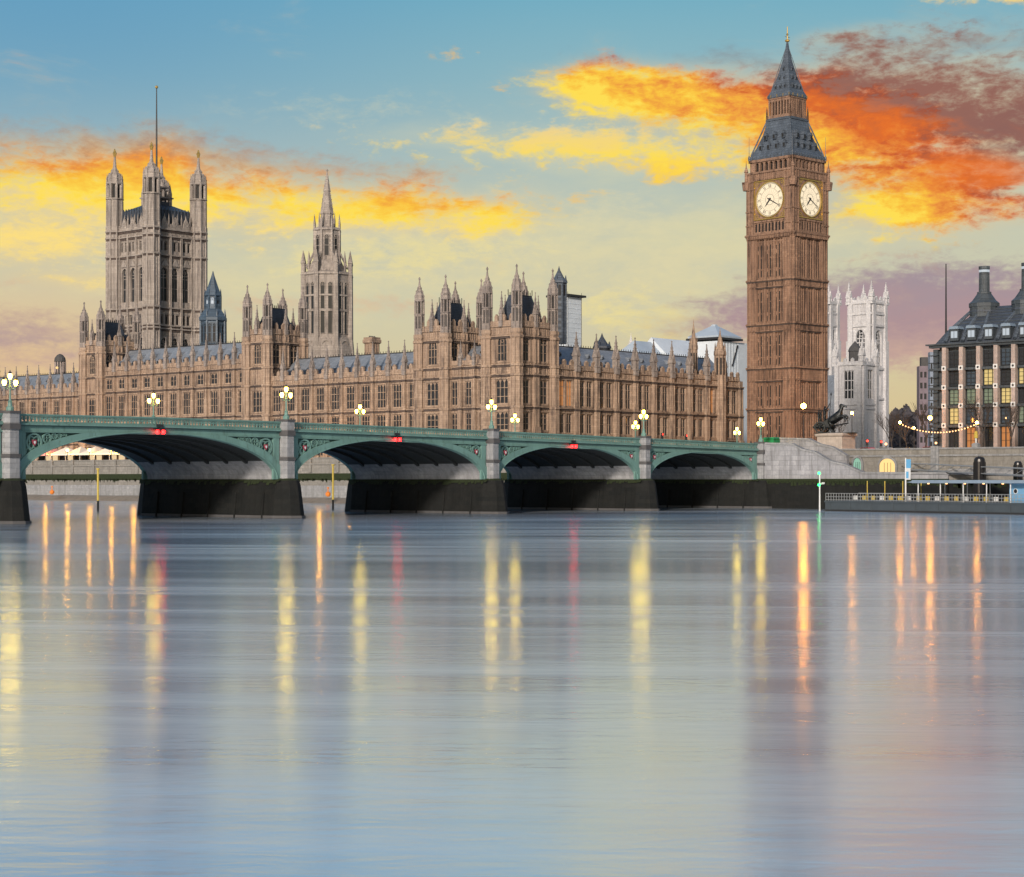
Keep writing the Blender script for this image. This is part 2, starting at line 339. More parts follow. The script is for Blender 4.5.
# ------------------------------------------------------------------ mesh kit
class MB:
    def __init__(s, *mats):
        s.v, s.f, s.mi, s.mats, s.M = [], [], [], list(mats), None
    def k(s, m):
        if isinstance(m, int): return m
        if m not in s.mats: s.mats.append(m)
        return s.mats.index(m)
    def add(s, vs, fs, m=0):
        o = len(s.v); m = s.k(m)
        if s.M is not None: vs = [tuple(s.M @ Vector(p)) for p in vs]
        s.v += vs
        for f in fs: s.f.append([o + i for i in f]); s.mi.append(m)
    def box(s, x0, x1, y0, y1, z0, z1, m=0):
        s.add([(x0, y0, z0), (x1, y0, z0), (x1, y1, z0), (x0, y1, z0), (x0, y0, z1), (x1, y0, z1), (x1, y1, z1), (x0, y1, z1)],
              [(3, 2, 1, 0), (4, 5, 6, 7), (0, 1, 5, 4), (1, 2, 6, 5), (2, 3, 7, 6), (3, 0, 4, 7)], m)
    def cbox(s, cx, cy, z0, z1, wx, wy, m=0): s.box(cx - wx / 2, cx + wx / 2, cy - wy / 2, cy + wy / 2, z0, z1, m)
    def lathe(s, cx, cy, prof, n=8, rot=None, m=0, sy=1.0):
        """stack of n-gons, prof = [(r, z), ...]; r is the apothem-ish radius"""
        if rot is None: rot = math.pi / n
        vs = []; fs = []
        for (r, z) in prof:
            for i in range(n):
                a = rot + 2 * math.pi * i / n; vs.append((cx + r * math.cos(a), cy + r * sy * math.sin(a), z))
        for j in range(len(prof) - 1):
            for i in range(n):
                a, b = j * n + i, j * n + (i + 1) % n; fs.append((a, b, b + n, a + n))
        fs.append(tuple(reversed(range(n)))); t = (len(prof) - 1) * n; fs.append(tuple(range(t, t + n)))
        s.add(vs, fs, m)
    def rect(s, cx, cy, prof, m=0):
        """stack of rectangles, prof = [(half_x, half_y, z), ...]"""
        vs = []; fs = []
        for (a, b, z) in prof: vs += [(cx - a, cy - b, z), (cx + a, cy - b, z), (cx + a, cy + b, z), (cx - a, cy + b, z)]
        for j in range(len(prof) - 1):
            for i in range(4):
                p, q = j * 4 + i, j * 4 + (i + 1) % 4; fs.append((p, q, q + 4, p + 4))
        t = (len(prof) - 1) * 4; fs += [(3, 2, 1, 0), (t, t + 1, t + 2, t + 3)]
        s.add(vs, fs, m)
    def tube(s, p, q, r0, r1=None, n=6, m=0):
        r1 = r0 if r1 is None else r1; p, q = Vector(p), Vector(q); d = (q - p).normalized()
        a = d.orthogonal().normalized(); b = d.cross(a); vs = []
        for (c, r) in ((p, r0), (q, r1)):
            for i in range(n):
                t = 2 * math.pi * i / n; vs.append(tuple(c + (a * math.cos(t) + b * math.sin(t)) * r))
        s.add(vs, [(i, (i + 1) % n, n + (i + 1) % n, n + i) for i in range(n)] + [tuple(reversed(range(n))), tuple(range(n, 2 * n))], m)
    def ball(s, c, r, n=8, m=0, sz=1.0):
        prof = [(r * math.sin(math.pi * i / (n // 2 + 1)) + 1e-4, c[2] - r * sz * math.cos(math.pi * i / (n // 2 + 1))) for i in range(n // 2 + 2)]
        s.lathe(c[0], c[1], prof, n, 0, m)
    def poly(s, pts, y0, y1, m=0):
        """polygon in x,z (counter-clockwise seen from -y) pushed from y0 to y1"""
        n = len(pts); vs = [(x, y0, z) for x, z in pts] + [(x, y1, z) for x, z in pts]
        s.add(vs, [tuple(range(n)), tuple(reversed(range(n, 2 * n)))] + [(i, n + i, n + (i + 1) % n, (i + 1) % n) for i in range(n)], m)
    def ring(s, cx, cz, r0, r1, y0, y1, n=16, m=0):
        for i in range(n):
            a, b = 2 * math.pi * i / n, 2 * math.pi * (i + 1) / n
            P = [(cx + r * math.cos(t), cz + r * math.sin(t)) for r, t in ((r0, a), (r1, a), (r1, b), (r0, b))]
            s.poly(P, y0, y1, m)
    def wall(s, x0, x1, z0, z1, y0, y1, ops, m=0):
        """slab with rectangular openings cut out"""
        xs = sorted({x0, x1, *[o[0] for o in ops], *[o[1] for o in ops]}); zs = sorted({z0, z1, *[o[2] for o in ops], *[o[3] for o in ops]})
        xs = [x for x in xs if x0 <= x <= x1]; zs = [z for z in zs if z0 <= z <= z1]
        for j in range(len(zs) - 1):
            run = None
            for i in range(len(xs) - 1):
                cx, cz = (xs[i] + xs[i + 1]) / 2, (zs[j] + zs[j + 1]) / 2
                hole = any(o[0] < cx < o[1] and o[2] < cz < o[3] for o in ops)
                if not hole and run is None: run = xs[i]
                if hole and run is not None: s.box(run, xs[i], y0, y1, zs[j], zs[j + 1], m); run = None
            if run is not None: s.box(run, x1, y0, y1, zs[j], zs[j + 1], m)
    def mesh(s, name):
        me = bpy.data.meshes.new(name); me.from_pydata(s.v, [], s.f)
        for n in s.mats: me.materials.append(MATS[n])
        me.polygons.foreach_set('material_index', s.mi); me.update(); return me
    def build(s, name, parent=None, local=False, smooth=False):
        if parent is not None and not local:
            L = parent.location.copy()
            if parent.parent is not None: L += parent.parent.location
            s.v = [(a - L.x, b - L.y, c - L.z) for a, b, c in s.v]
        me = s.mesh(name)
        if smooth: me.polygons.foreach_set('use_smooth', [True] * len(me.polygons))
        return link(name, me, parent)
def link(name, me, parent=None, loc=(0, 0, 0), rz=0.0):
    o = bpy.data.objects.new(name, me); COL.objects.link(o); o.location = loc; o.rotation_euler = (0, 0, rz)
    if parent is not None: o.parent = parent
    return o
def tag(o, label, cat, group=None, kind=None):
    o['label'] = label; o['category'] = cat
    if group: o['group'] = group
    if kind: o['kind'] = kind
    return o
def thing(name, label, cat, loc=(0, 0, 0), rz=0.0, group=None):
    return tag(link(name, None, None, loc, rz), label, cat, group)
def struct(o): o['kind'] = 'structure'; return o
def copy_thing(o, label, loc=None, rz=None):
    c = o.copy(); COL.objects.link(c)
    if label: c['label'] = label
    if loc is not None: c.location = loc
    if rz is not None: c.rotation_euler = (0, 0, rz)
    for ch in list(o.children):
        d = ch.copy(); COL.objects.link(d); d.parent = c
        for gc in list(ch.children):
            e = gc.copy(); COL.objects.link(e); e.parent = d
    return c
def Rz(a, loc=(0, 0, 0)): return Matrix.Translation(loc) @ Matrix.Rotation(a, 4, 'Z')

_win = {}
def arch_pts(w, zs, zt, n=6):
    """right half then left half of a pointed arch, from (w/2, zs) over (0, zt) to (-w/2, zs)"""
    h = zt - zs; P = []
    for i in range(n + 1):
        t = i / n; P.append((w / 2 * (1 - t ** 1.7), zs + h * (1 - (1 - t) ** 1.9)))
    return P + [(-x, z) for x, z in reversed(P[:-1])]
def window_mesh(w, h, lights=2, arched=False, glass='glass_dark', st='palace_stone', trans=(.55,), deep=.26, bar=.11, head=True):
    """stone-framed window: origin at the middle of its sill, wall face at y=0, looking to -y"""
    key = (round(w, 2), round(h, 2), lights, arched, glass, st, trans, deep, head)
    if key in _win: return _win[key]
    b = MB(st, glass)
    b.box(-w / 2, w / 2, deep, deep + .05, 0, h, 1)
    y0 = deep - .17
    for sx in (-1, 1): b.box(*sorted((sx * w / 2, sx * (w / 2 - bar))), .06, deep, .003, h - .003, 0)
    b.box(-w / 2 + bar, w / 2 - bar, .02, deep, 0.002, bar * 1.3, 0)
    for i in range(1, lights):
        x = -w / 2 + w * i / lights; b.box(x - bar / 2, x + bar / 2, y0, deep, .02, h - .01, 0)
    for t in trans: b.box(-w / 2 + bar, w / 2 - bar, y0 + .02, deep, h * t - bar / 2, h * t + bar / 2, 0)
    hd = w * .75 if arched else w / lights * .6
    if arched:
        P = arch_pts(w - bar, h - hd, h - .04)
        k = len(P) // 2
        b.poly([(w / 2 - .002, h - hd), (w / 2 - .002, h - .002), (0, h - .002)] + [P[i] for i in range(k, -1, -1)], .03, deep, 0)
        b.poly([(0, h - .002), (-w / 2 + .002, h - .002), (-w / 2 + .002, h - hd)] + [P[i] for i in range(2 * k, k - 1, -1)], .03, deep, 0)
        b.ring(0, h - hd * .55, w * .12, w * .12 + bar * .8, y0, deep - .01, 10, 0)
        b.box(-w / 2 + bar, w / 2 - bar, y0 + .01, deep - .02, h - hd - bar / 2, h - hd + bar / 2, 0)
    elif head:
        lw = w / lights
        for i in range(lights):
            cx = -w / 2 + lw * (i + .5)
            for sx in (-1, 1):
                b.poly([(cx + sx * lw / 2, h - hd), (cx + sx * lw / 2, h - .003), (cx, h - .003)] if sx > 0 else [(cx, h - .003), (cx - lw / 2, h - .003), (cx - lw / 2, h - hd)], y0 + .03, deep - .01, 0)
    _win[key] = b.mesh('window'); return _win[key]

_pin = {}
def pinnacle_mesh(r, zs, zt, st='weathered_stone'):
    """square shaft with gablets, crocketed spirelet and finial; origin at the bottom"""
    key = (r, zs, zt, st)
    if key in _pin: return _pin[key]
    b = MB(st)
    b.rect(0, 0, [(r, r, 0), (r, r, zs * .3), (r * 1.15, r * 1.15, zs * .32), (r * 1.15, r * 1.15, zs * .38), (r * .8, r * .8, zs * .42), (r * .8, r * .8, zs * .9), (r * 1.1, r * 1.1, zs * .92), (r * 1.1, r * 1.1, zs)])
    for a in range(4):
        b.M = Rz(a * math.pi / 2)
        b.poly([(-r, zs), (r, zs), (0, zs + r * 2.6)], -r * 1.05, -r * .5)
        for sx in (-1, 1): b.box(*sorted((sx * r * .82, sx * r * .55)), -r * .98, -r * .7, zs * .42, zs * .9)
    b.M = None
    b.rect(0, 0, [(r * .72, r * .72, zs), (r * .1, r * .1, zt * .94), (r * .1, r * .1, zt * .955)])
    for i in range(1, 5):
        t = i / 5.5; z = zs + (zt * .94 - zs) * t; q = r * .72 * (1 - t) + r * .1 * t
        for sx, sy in ((1, 1), (1, -1), (-1, 1), (-1, -1)): b.cbox(sx * q, sy * q, z - r * .12, z + r * .18, r * .3, r * .3)
    b.lathe(0, 0, [(r * .12, zt * .95), (r * .38, zt * .965), (r * .12, zt * .985), (.02, zt)], 6)
    _pin[key] = b.mesh('pinnacle'); return _pin[key]

_tur = {}
def turret_mesh(r, z_shaft, z_lan, z_cap, z_tip, st='weathered_stone', cap=None, gold=False):
    """octagonal corner turret: panelled shaft, open lantern, ogee cap, finial; origin at the bottom"""
    key = (r, z_shaft, z_lan, z_cap, z_tip, st)
    if key in _tur: return _tur[key]
    b = MB(st, 'louvre_dark'); cap = cap or st
    b.lathe(0, 0, [(r, 0), (r, z_shaft * .94), (r * 1.18, z_shaft * .96), (r * 1.18, z_shaft), (r * .95, z_shaft)])
    b.lathe(0, 0, [(r * .62, z_shaft), (r * .62, z_lan)], m=1)
    for i in range(8):
        a = math.pi / 8 + i * math.pi / 4; cx, cy = math.cos(a) * r * .84, math.sin(a) * r * .84
        b.lathe(cx, cy, [(r * .17, z_shaft), (r * .17, z_lan)], 5)
        b.lathe(math.cos(a) * r * 1.0, math.sin(a) * r * 1.0, [(r * .14, z_shaft), (r * .14, z_lan + .2 * r), (.02, z_lan + r * 1.5)], 4)
        b.lathe(math.cos(a) * r, math.sin(a) * r, [(r * .13, 0), (r * .13, z_shaft * .93)], 4)
        a2 = i * math.pi / 4; q = r * math.cos(math.pi / 8) * .985
        b.M = Rz(a2 + math.pi / 2, (math.cos(a2) * q, math.sin(a2) * q, 0)); hw = r * .2
        b.box(-hw, hw, -.03, .08, z_shaft * .30, z_shaft * .88, 1); b.box(-hw * .14, hw * .14, -.07, .05, z_shaft * .30, z_shaft * .88, 0)
        b.box(-hw * 1.7, hw * 1.7, -.10, .05, z_shaft * .22, z_shaft * .26, 0)
        b.M = None
    h = z_cap - z_lan; t = z_tip
    b.lathe(0, 0, [(r * .75, z_lan), (r * 1.12, z_lan + h * .06), (r * 1.12, z_lan + h * .14), (r * .98, z_lan + h * .2), (r * 1.02, z_lan + h * .36), (r * .84, z_lan + h * .55), (r * .5, z_lan + h * .75), (r * .24, z_cap), (r * .09, z_cap + (t - z_cap) * .7)], 8, m=cap)
    for i in range(8):
        a = math.pi / 8 + i * math.pi / 4
        for (q, z) in ((1.0, .36), (.72, .62), (.4, .82)): b.lathe(math.cos(a) * r * q, math.sin(a) * r * q, [(r * .1, z_lan + h * (z - .05)), (r * .13, z_lan + h * z), (.01, z_lan + h * (z + .07))], 4)
    fm = 'gold_leaf' if gold else st
    b.lathe(0, 0, [(r * .12, z_cap + (t - z_cap) * .55), (r * .26, z_cap + (t - z_cap) * .78), (r * .14, z_cap + (t - z_cap) * .86), (r * .12, z_cap + (t - z_cap) * .92), (.04, t)], 6, m=fm)
    _tur[key] = b.mesh('turret'); return _tur[key]

# ================================================================== SETTING: water, land
ZG = 8.9
PIER_S = [0.0, 32.1, 67.2, 105.45, 145.25, 183.5]
AB = on_y(762, 174.0)                                          # where the near face of the bridge meets the west abutment
XA, YB = AB[0], 174.9
BW = 26.2
XW = XA + 0.6                                                  # river wall line
b = MB('river_water'); b.add([(-900, -900, 0), (XW + 1, -900, 0), (XW + 1, 2500, 0), (-900, 2500, 0)], [(0, 1, 2, 3)])
struct(b.build('river'))
b = MB('paving')                                               # one sheet, its edge stepping round the quay, the bridge end and the terrace
xe = [274.9, 274.9, XW + 1.5, XW + 1.5, 271.6, 271.6]; yv = [-2500, 169, 169, 201, 201, 6000]
b.add([(x, y, ZG) for x, y in zip(xe, yv)] + [(9000, 6000, ZG), (9000, -2500, ZG)], [tuple(reversed(range(8)))])
struct(b.build('ground'))
b = MB('foreshore_stone')
ys = [206 + 8 * i for i in range(40)]
pts = []
for y in ys:
    w = random.uniform(-1, 1)
    pts += [(XW + .2, y, 1.35 + .1 * w), (XW - 2 + w * .4, y, .8 + .1 * w), (XW - 5 + w, y, -.25)]
b.add(pts, [(i * 3 + j, i * 3 + 3 + j, i * 3 + 4 + j, i * 3 + 1 + j) for i in range(len(ys) - 1) for j in range(2)])
struct(b.build('foreshore', smooth=True))

# ================================================================== river wall and terrace (palace side)
t = thing('river_wall', 'long stone river wall with green weed below the palace terrace, seen through the bridge arches', 'river wall', (XW, 205, 0))
b = MB('embankment_stone'); y0, y1 = 200.2, 470
b.box(XW, XW + 1.4, y0, y1, -1, 7.9)
b.box(XW - .25, XW + 1.5, y0, y1, 7.9, 8.2); b.box(XW + .1, XW + .7, y0, y1, 8.2, 9.15); b.box(XW - .05, XW + .85, y0, y1, 9.15, 9.4)
y = y0 + 3
while y < y1:
    b.box(XW - .3, XW - .0, y - .35, y + .35, 6.3, 9.5); y += 8.2
b.build('wall', t)
b = MB('granite'); b.box(XW - .5, XW, y0, y1, -1, 3.6); b.build('apron', t)
b = MB('algae_green'); b.box(XW - .06, XW + .05, y0, y1, 4.7, 6.1)
for i in range(1100):
    y = random.uniform(y0, y1); h = random.uniform(.1, .8) * random.random(); w_ = random.uniform(.1, .35); b.add([(XW - .09, y - w_, 5.0), (XW - .09, y - w_ * .3, 4.72 - h), (XW - .09, y + w_ * .4, 4.72 - h * .7), (XW - .09, y + w_, 5.0)], [(0, 1, 2, 3)])
b.build('weed_band', t)
b = MB('paving'); b.box(XW + 1.41, 272.0, 200.5, 470, 7.5, 8.6); b.build('terrace_floor', t)

def terrace_lamp(y, label, first=[None]):
    loc = (XW + .4, y, 9.4)
    if first[0] is None:
        o = thing('terrace_lamp', label, 'lamp post', loc, 0, 'lamps along the river terrace')
        b = MB('iron_black'); b.lathe(0, 0, [(.2, 0), (.2, .25), (.09, .35), (.06, 2.0), (.12, 2.1)], 8); b.build('post', o, True)
        b = MB('terrace_glow'); b.ball((0, 0, 2.36), .30, 10); b.build('globe', o, True)
        first[0] = o
    else: o = copy_thing(first[0], label, loc)
    return o
lampy = {px: on_x(px, XW)[1] for px in (44, 66, 88, 110, 132, 318, 350)}
for px, lab in ((44, 'globe lamp on the river terrace in front of the pink awning, under the left arch'),
                (66, 'globe lamp on the terrace at the start of the white awning'),
                (88, 'globe lamp on the terrace before the middle of the white awning'),
                (110, 'globe lamp on the terrace behind the yellow mooring post under the left arch'),
                (132, 'globe lamp on the terrace nearest the right haunch of the left arch'),
                (318, 'globe lamp on the terrace seen through the second arch, beside its left haunch'),
                (350, 'globe lamp on the terrace seen through the second arch, beside the dark pier')):
    terrace_lamp(lampy[px], lab)

def marquee(px0, px1, mat, label):
    ya, yb = on_x(px1, 268)[1], on_x(px0, 268)[1]
    o = thing('terrace_marquee', label, 'marquee', (268, (ya + yb) / 2, 8.6), 0, 'awnings on the river terrace')
    b = MB(mat); n = max(2, int((yb - ya) / 5)); w = (yb - ya) / n
    for i in range(n):
        a, c = ya + i * w + .05, ya + (i + 1) * w - .05; m_ = (a + c) / 2
        b.add([(265.6, a, 11.0), (265.6, c, 11.0), (270.9, c, 11.0), (270.9, a, 11.0), (268.2, m_, 12.7)], [(0, 1, 4), (1, 2, 4), (2, 3, 4), (3, 0, 4), (3, 2, 1, 0)])
        b.box(265.58, 265.66, a, c, 10.6, 11.0)
    b.build('canopy', o)
    for i in range(n + 1):
        y = ya + i * w; b = MB('white_metal'); b.box(265.7, 265.8, y - .05, y + .05, 8.6, 10.95); b.build('post', o)
    b = MB('marquee_glow', 'louvre_dark')
    for i in range(n * 2):
        a = ya + (i + .5) * w / 2; b.box(270.2, 270.3, a - w * .17, a + w * .17, 9.0, 10.6, 0 if random.random() < .6 else 1)
    b.build('lit_back', o)
marquee(30, 58, 'marquee_pink', 'pink awning on the river terrace, seen through the left arch')
marquee(59, 148, 'marquee_white', 'long white awning on the river terrace, seen through the left arch')

# ================================================================== PALACE
XF = 272.0                                                     # river front plane
YN = 234.8                                                     # north front plane
def facade(b, L, nb, rows, strings, z0, z1, th=.7, butt=1.05, proud=.6, st=0, ends=(True, True), bz=None):
    """wall along x from 0 to L, facing -y; rows = (sill, head, width, per_bay, spacing); returns window spots"""
    ops, wins = [], []; bw = L / nb
    for i in range(nb):
        for (za, zb, w, k, sp) in rows:
            for j in range(k):
                x = (i + .5) * bw + (j - (k - 1) / 2) * sp
                ops.append((x - w / 2, x + w / 2, za, zb)); wins.append((x, za, w, zb - za, i, (za, zb)))
    b.wall(0, L, z0, z1, 0, th, ops, st)
    for (x0, x1, za, zb) in ops:                                # hood moulds and jamb shafts
        b.box(x0 - .16, x1 + .16, -.16, -.0, zb + .02, zb + .17, st)
        for x in (x0 - .1, x1 + .1): b.box(x - .07, x + .07, -.12, 0, za, zb + .02, st)
    for s in strings:
        b.box(-.1, L + .1, -.22, .05, s - .30, s + .08, 'shadow_line_stone'); b.box(-.1, L + .1, -.42, .05, s + .08, s + .28, st)  # lower half darkened as a painted shadow line
    lv = [z0] + sorted(strings) + [z1]
    for i in range(nb):                                         # blind panelling: ribs beside windows, little panels in the solid bands
        xa, xb = i * bw + butt / 2, (i + 1) * bw - butt / 2
        for (za, zb) in zip(lv[:-1], lv[1:]):
            rs = [r for r in rows if za - .5 <= r[0] and r[1] <= zb + .5]
            n = max(3, int((xb - xa) / .55))
            for k in range(n + 1):
                x = xa + (xb - xa) * k / n
                zt0, zt1 = za + .3, zb - .2
                for (p0, p1) in ([(zt0, min(r[0] for r in rs) - .15), (max(r[1] for r in rs) + .2, zt1)] if rs else [(zt0, zt1)]):
                    if p1 - p0 > .25: b.box(x - .05, x + .05, -.11, 0, p0, p1, st)
                if rs and not any(o[0] - .2 < x < o[1] + .2 and za - .5 <= o[2] and o[3] <= zb + .5 for o in ops):
                    b.box(x - .05, x + .05, -.11, 0, min(r[0] for r in rs), max(r[1] for r in rs), st)
            if rs:
                for zz in (min(r[0] for r in rs) - .2, max(r[1] for r in rs) + .25): b.box(xa, xb, -.13, 0, zz - .06, zz + .06, st)
    for i in range(nb + 1):
        if (i == 0 and not ends[0]) or (i == nb and not ends[1]): continue
        x = i * bw; zt = bz or z1
        b.box(x - butt / 2 - .15, x + butt / 2 + .15, -proud - .2, .02, z0, z0 + (zt - z0) * .25, st)
        b.box(x - butt / 2, x + butt / 2, -proud, .02, z0 + (zt - z0) * .25, z0 + (zt - z0) * .65, st)
        b.box(x - butt / 2 + .1, x + butt / 2 - .1, -proud + .12, .02, z0 + (zt - z0) * .65, zt, st)
        for s in strings: b.box(x - butt / 2 - .14, x + butt / 2 + .14, -proud - .16, 0, s + .08, s + .27, st); b.box(x - butt / 2 - .06, x + butt / 2 + .06, -proud - .07, 0, s - .26, s + .08, 'shadow_line_stone')
        for sx in (-1, 1):
            for (a, c) in zip(lv[:-1], lv[1:]):
                if c - a > 1.5: b.box(x + sx * butt * .3 - .08, x + sx * butt * .3 + .08, -proud - .07, 0, a + .5, c - .4, st)
    return wins
def battlement(b, L, z, st=0, pitch=1.15, h=1.9, y0=-.12, y1=.3):
    b.box(0, L, y0, y1, z, z + h * .5, st); b.box(-.05, L + .05, y0 - .15, y1, z - .02, z + .2, st)
    n = max(2, int(L / pitch)); w = L / n
    for i in range(n):
        x = (i + .5) * w
        if i % 2 == 0:
            b.box(x - w * .42, x + w * .42, y0 - .003, y1 + .003, z + h * .5, z + h * .82, st)
            b.poly([(x - w * .46, z + h * .82), (x + w * .46, z + h * .82), (x, z + h * 1.08)], y0 - .04, y1 + .04, st)
        b.box(x - .05, x + .05, y0 - .09, y0, z + .2, z + h * .48, st)
def put_windows(wins, M, parent, kind):
    """place the shared window meshes of a facade; kind(row, bay) -> keyword arguments"""
    rz = M.to_euler().z
    for (x, z, w, h, bay, row) in wins:
        p = M @ Vector((x, 0, z)); k = kind(row, bay)
        link('window', window_mesh(w, h, **k), parent, p - parent.location, rz)
def put_pins(L, nb, z, M, parent, r=.46, zs=2.9, zt=7.3, y=-.2, skip=()):
    rz = M.to_euler().z
    for i in range(nb + 1):
        if i in skip: continue
        p = M @ Vector((i * L / nb, y, z)); link('pinnacle', pinnacle_mesh(r, zs, zt), parent, p - parent.location, rz)
def gable_roof(b, L, z0, z1, y0, y1, m=0, crest='iron_black', hip=(False, False), dorm=4.4):
    ym = (y0 + y1) / 2; hx = (y1 - y0) / 2
    a, c = (hx if hip[0] else 0), (hx if hip[1] else 0)
    b.add([(0, y0, z0), (L, y0, z0), (L, y1, z0), (0, y1, z0), (a, ym, z1), (L - c, ym, z1)], [(0, 1, 5, 4), (2, 3, 4, 5), (1, 2, 5), (3, 0, 4)], m)
    k = int(L / .8)
    for i in range(k):
        x = a + (L - a - c) * (i + .5) / k; b.box(x - .05, x + .05, ym - .04, ym + .04, z1 - .1, z1 + .5, crest)
    b.box(a, L - c, ym - .1, ym + .1, z1 - .12, z1 + .12, crest)
    n = max(1, int(L / dorm))
    for i in range(n):
        for (t, s) in ((.30, .5), (.62, .36)):
            x = (i + .5 + (.25 if t > .5 else 0)) * L / n; y = y0 + (ym - y0) * t; z = z0 + (z1 - z0) * t
            if x > L - 1: continue
            b.poly([(x - s, z - .1), (x + s, z - .1), (x, z + s * 2.0)], y - .42, y + 1.0, m)
            b.poly([(x - s * .62, z), (x + s * .62, z), (x, z + s * 1.3)], y - .47, y - .40, 'louvre_dark')

def wing(name, label, M, L, nb, rows, strings, z0, zpar, roof, kind, skip=(), pins=True, ends=(True, True), loc=None, pinkw=None, butt=1.05, proud=.6):
    o = thing('palace_wing', label, 'palace wing', loc or tuple(M @ Vector((L / 2, 0, z0))), 0, 'ranges of the gothic palace')
    b = MB('palace_stone'); b.M = M
    wins = facade(b, L, nb, rows, strings, z0, zpar, ends=ends, butt=butt, proud=proud)
    battlement(b, L, zpar)
    b.box(0, L, .7, 14, z0, zpar - .6)                          # the body of the range behind the front
    b.build('wall', o)
    put_windows(wins, M, o, kind)
    if pins: put_pins(L, nb, zpar - .3, M, o, skip=skip, **(pinkw or {}))
    b = MB('roof_slate'); b.M = M; gable_roof(b, L, zpar - .2, roof, 1.6, 14.4); b.build('roof', o)
    return o
ME = lambda y, x=XF: Rz(-math.pi / 2, (x, y, 0))               # fronts facing the river: local x runs towards the bridge
MN = lambda x, y=YN: Rz(0, (x, y, 0))                          # fronts facing the bridge

def kind_river(row, bay):
    h = row[1] - row[0]
    lit = (bay * 7 + int(row[0])) % 31 == 5
    return dict(lights=3 if h > 3 else 2, arched=False, glass='glass_lit' if lit else 'glass_dark', trans=(.36, .68) if h > 3 else (.5,))
low_rows = [(9.8, 12.6, 2.3, 1, 0), (14.2, 18.1, 2.5, 1, 0), (19.5, 24.3, 2.5, 1, 0)]
high_rows = low_rows[:2] + [(19.6, 24.7, 2.55, 1, 0), (26.2, 28.7, 2.3, 1, 0)]
wing('north', 'lower range of the palace river front with slate roof, right of the octagonal spire', ME(306.9), 45.8, 10, low_rows, (13.4, 18.8, 25.0), 8.6, 26.3, 31.4, kind_river, skip=(0, 10))
wing('centre', 'taller middle range of the river front between two pavilion towers, below the great square tower', ME(366.3), 52.8, 11, high_rows, (13.4, 18.9, 25.5, 29.3), 8.6, 30.6, 36.0, kind_river, skip=(0, 11))
wing('south', 'far left lower range of the palace river front running off the picture', ME(440), 67.1, 14, low_rows, (13.4, 18.8, 25.0), 8.6, 26.3, 31.4, kind_river, skip=(14,))

NX0, NX1 = 282.4, 346.5
def kind_north(row, bay):
    h = row[1] - row[0]
    lit = (row[0] > 19 and bay in (0, 8))
    return dict(lights=2, glass='glass_lit' if lit else 'glass_dark', trans=(.4, .75) if h > 4 else (.5,))
wing('bridge', 'dark windowed palace range facing the bridge, running to the clock tower', MN(NX0), NX1 - NX0, 10,
     [(9.8, 12.6, 1.7, 2, 2.3), (14.0, 17.9, 1.75, 2, 2.35), (19.3, 24.5, 1.8, 2, 2.35)], (13.2, 18.7, 25.1), 8.9, 26.6, 32.0, kind_north, skip=(0, 10), pinkw=dict(r=.6, zs=3.4, zt=8.0, y=-.2), butt=1.25, proud=.7)

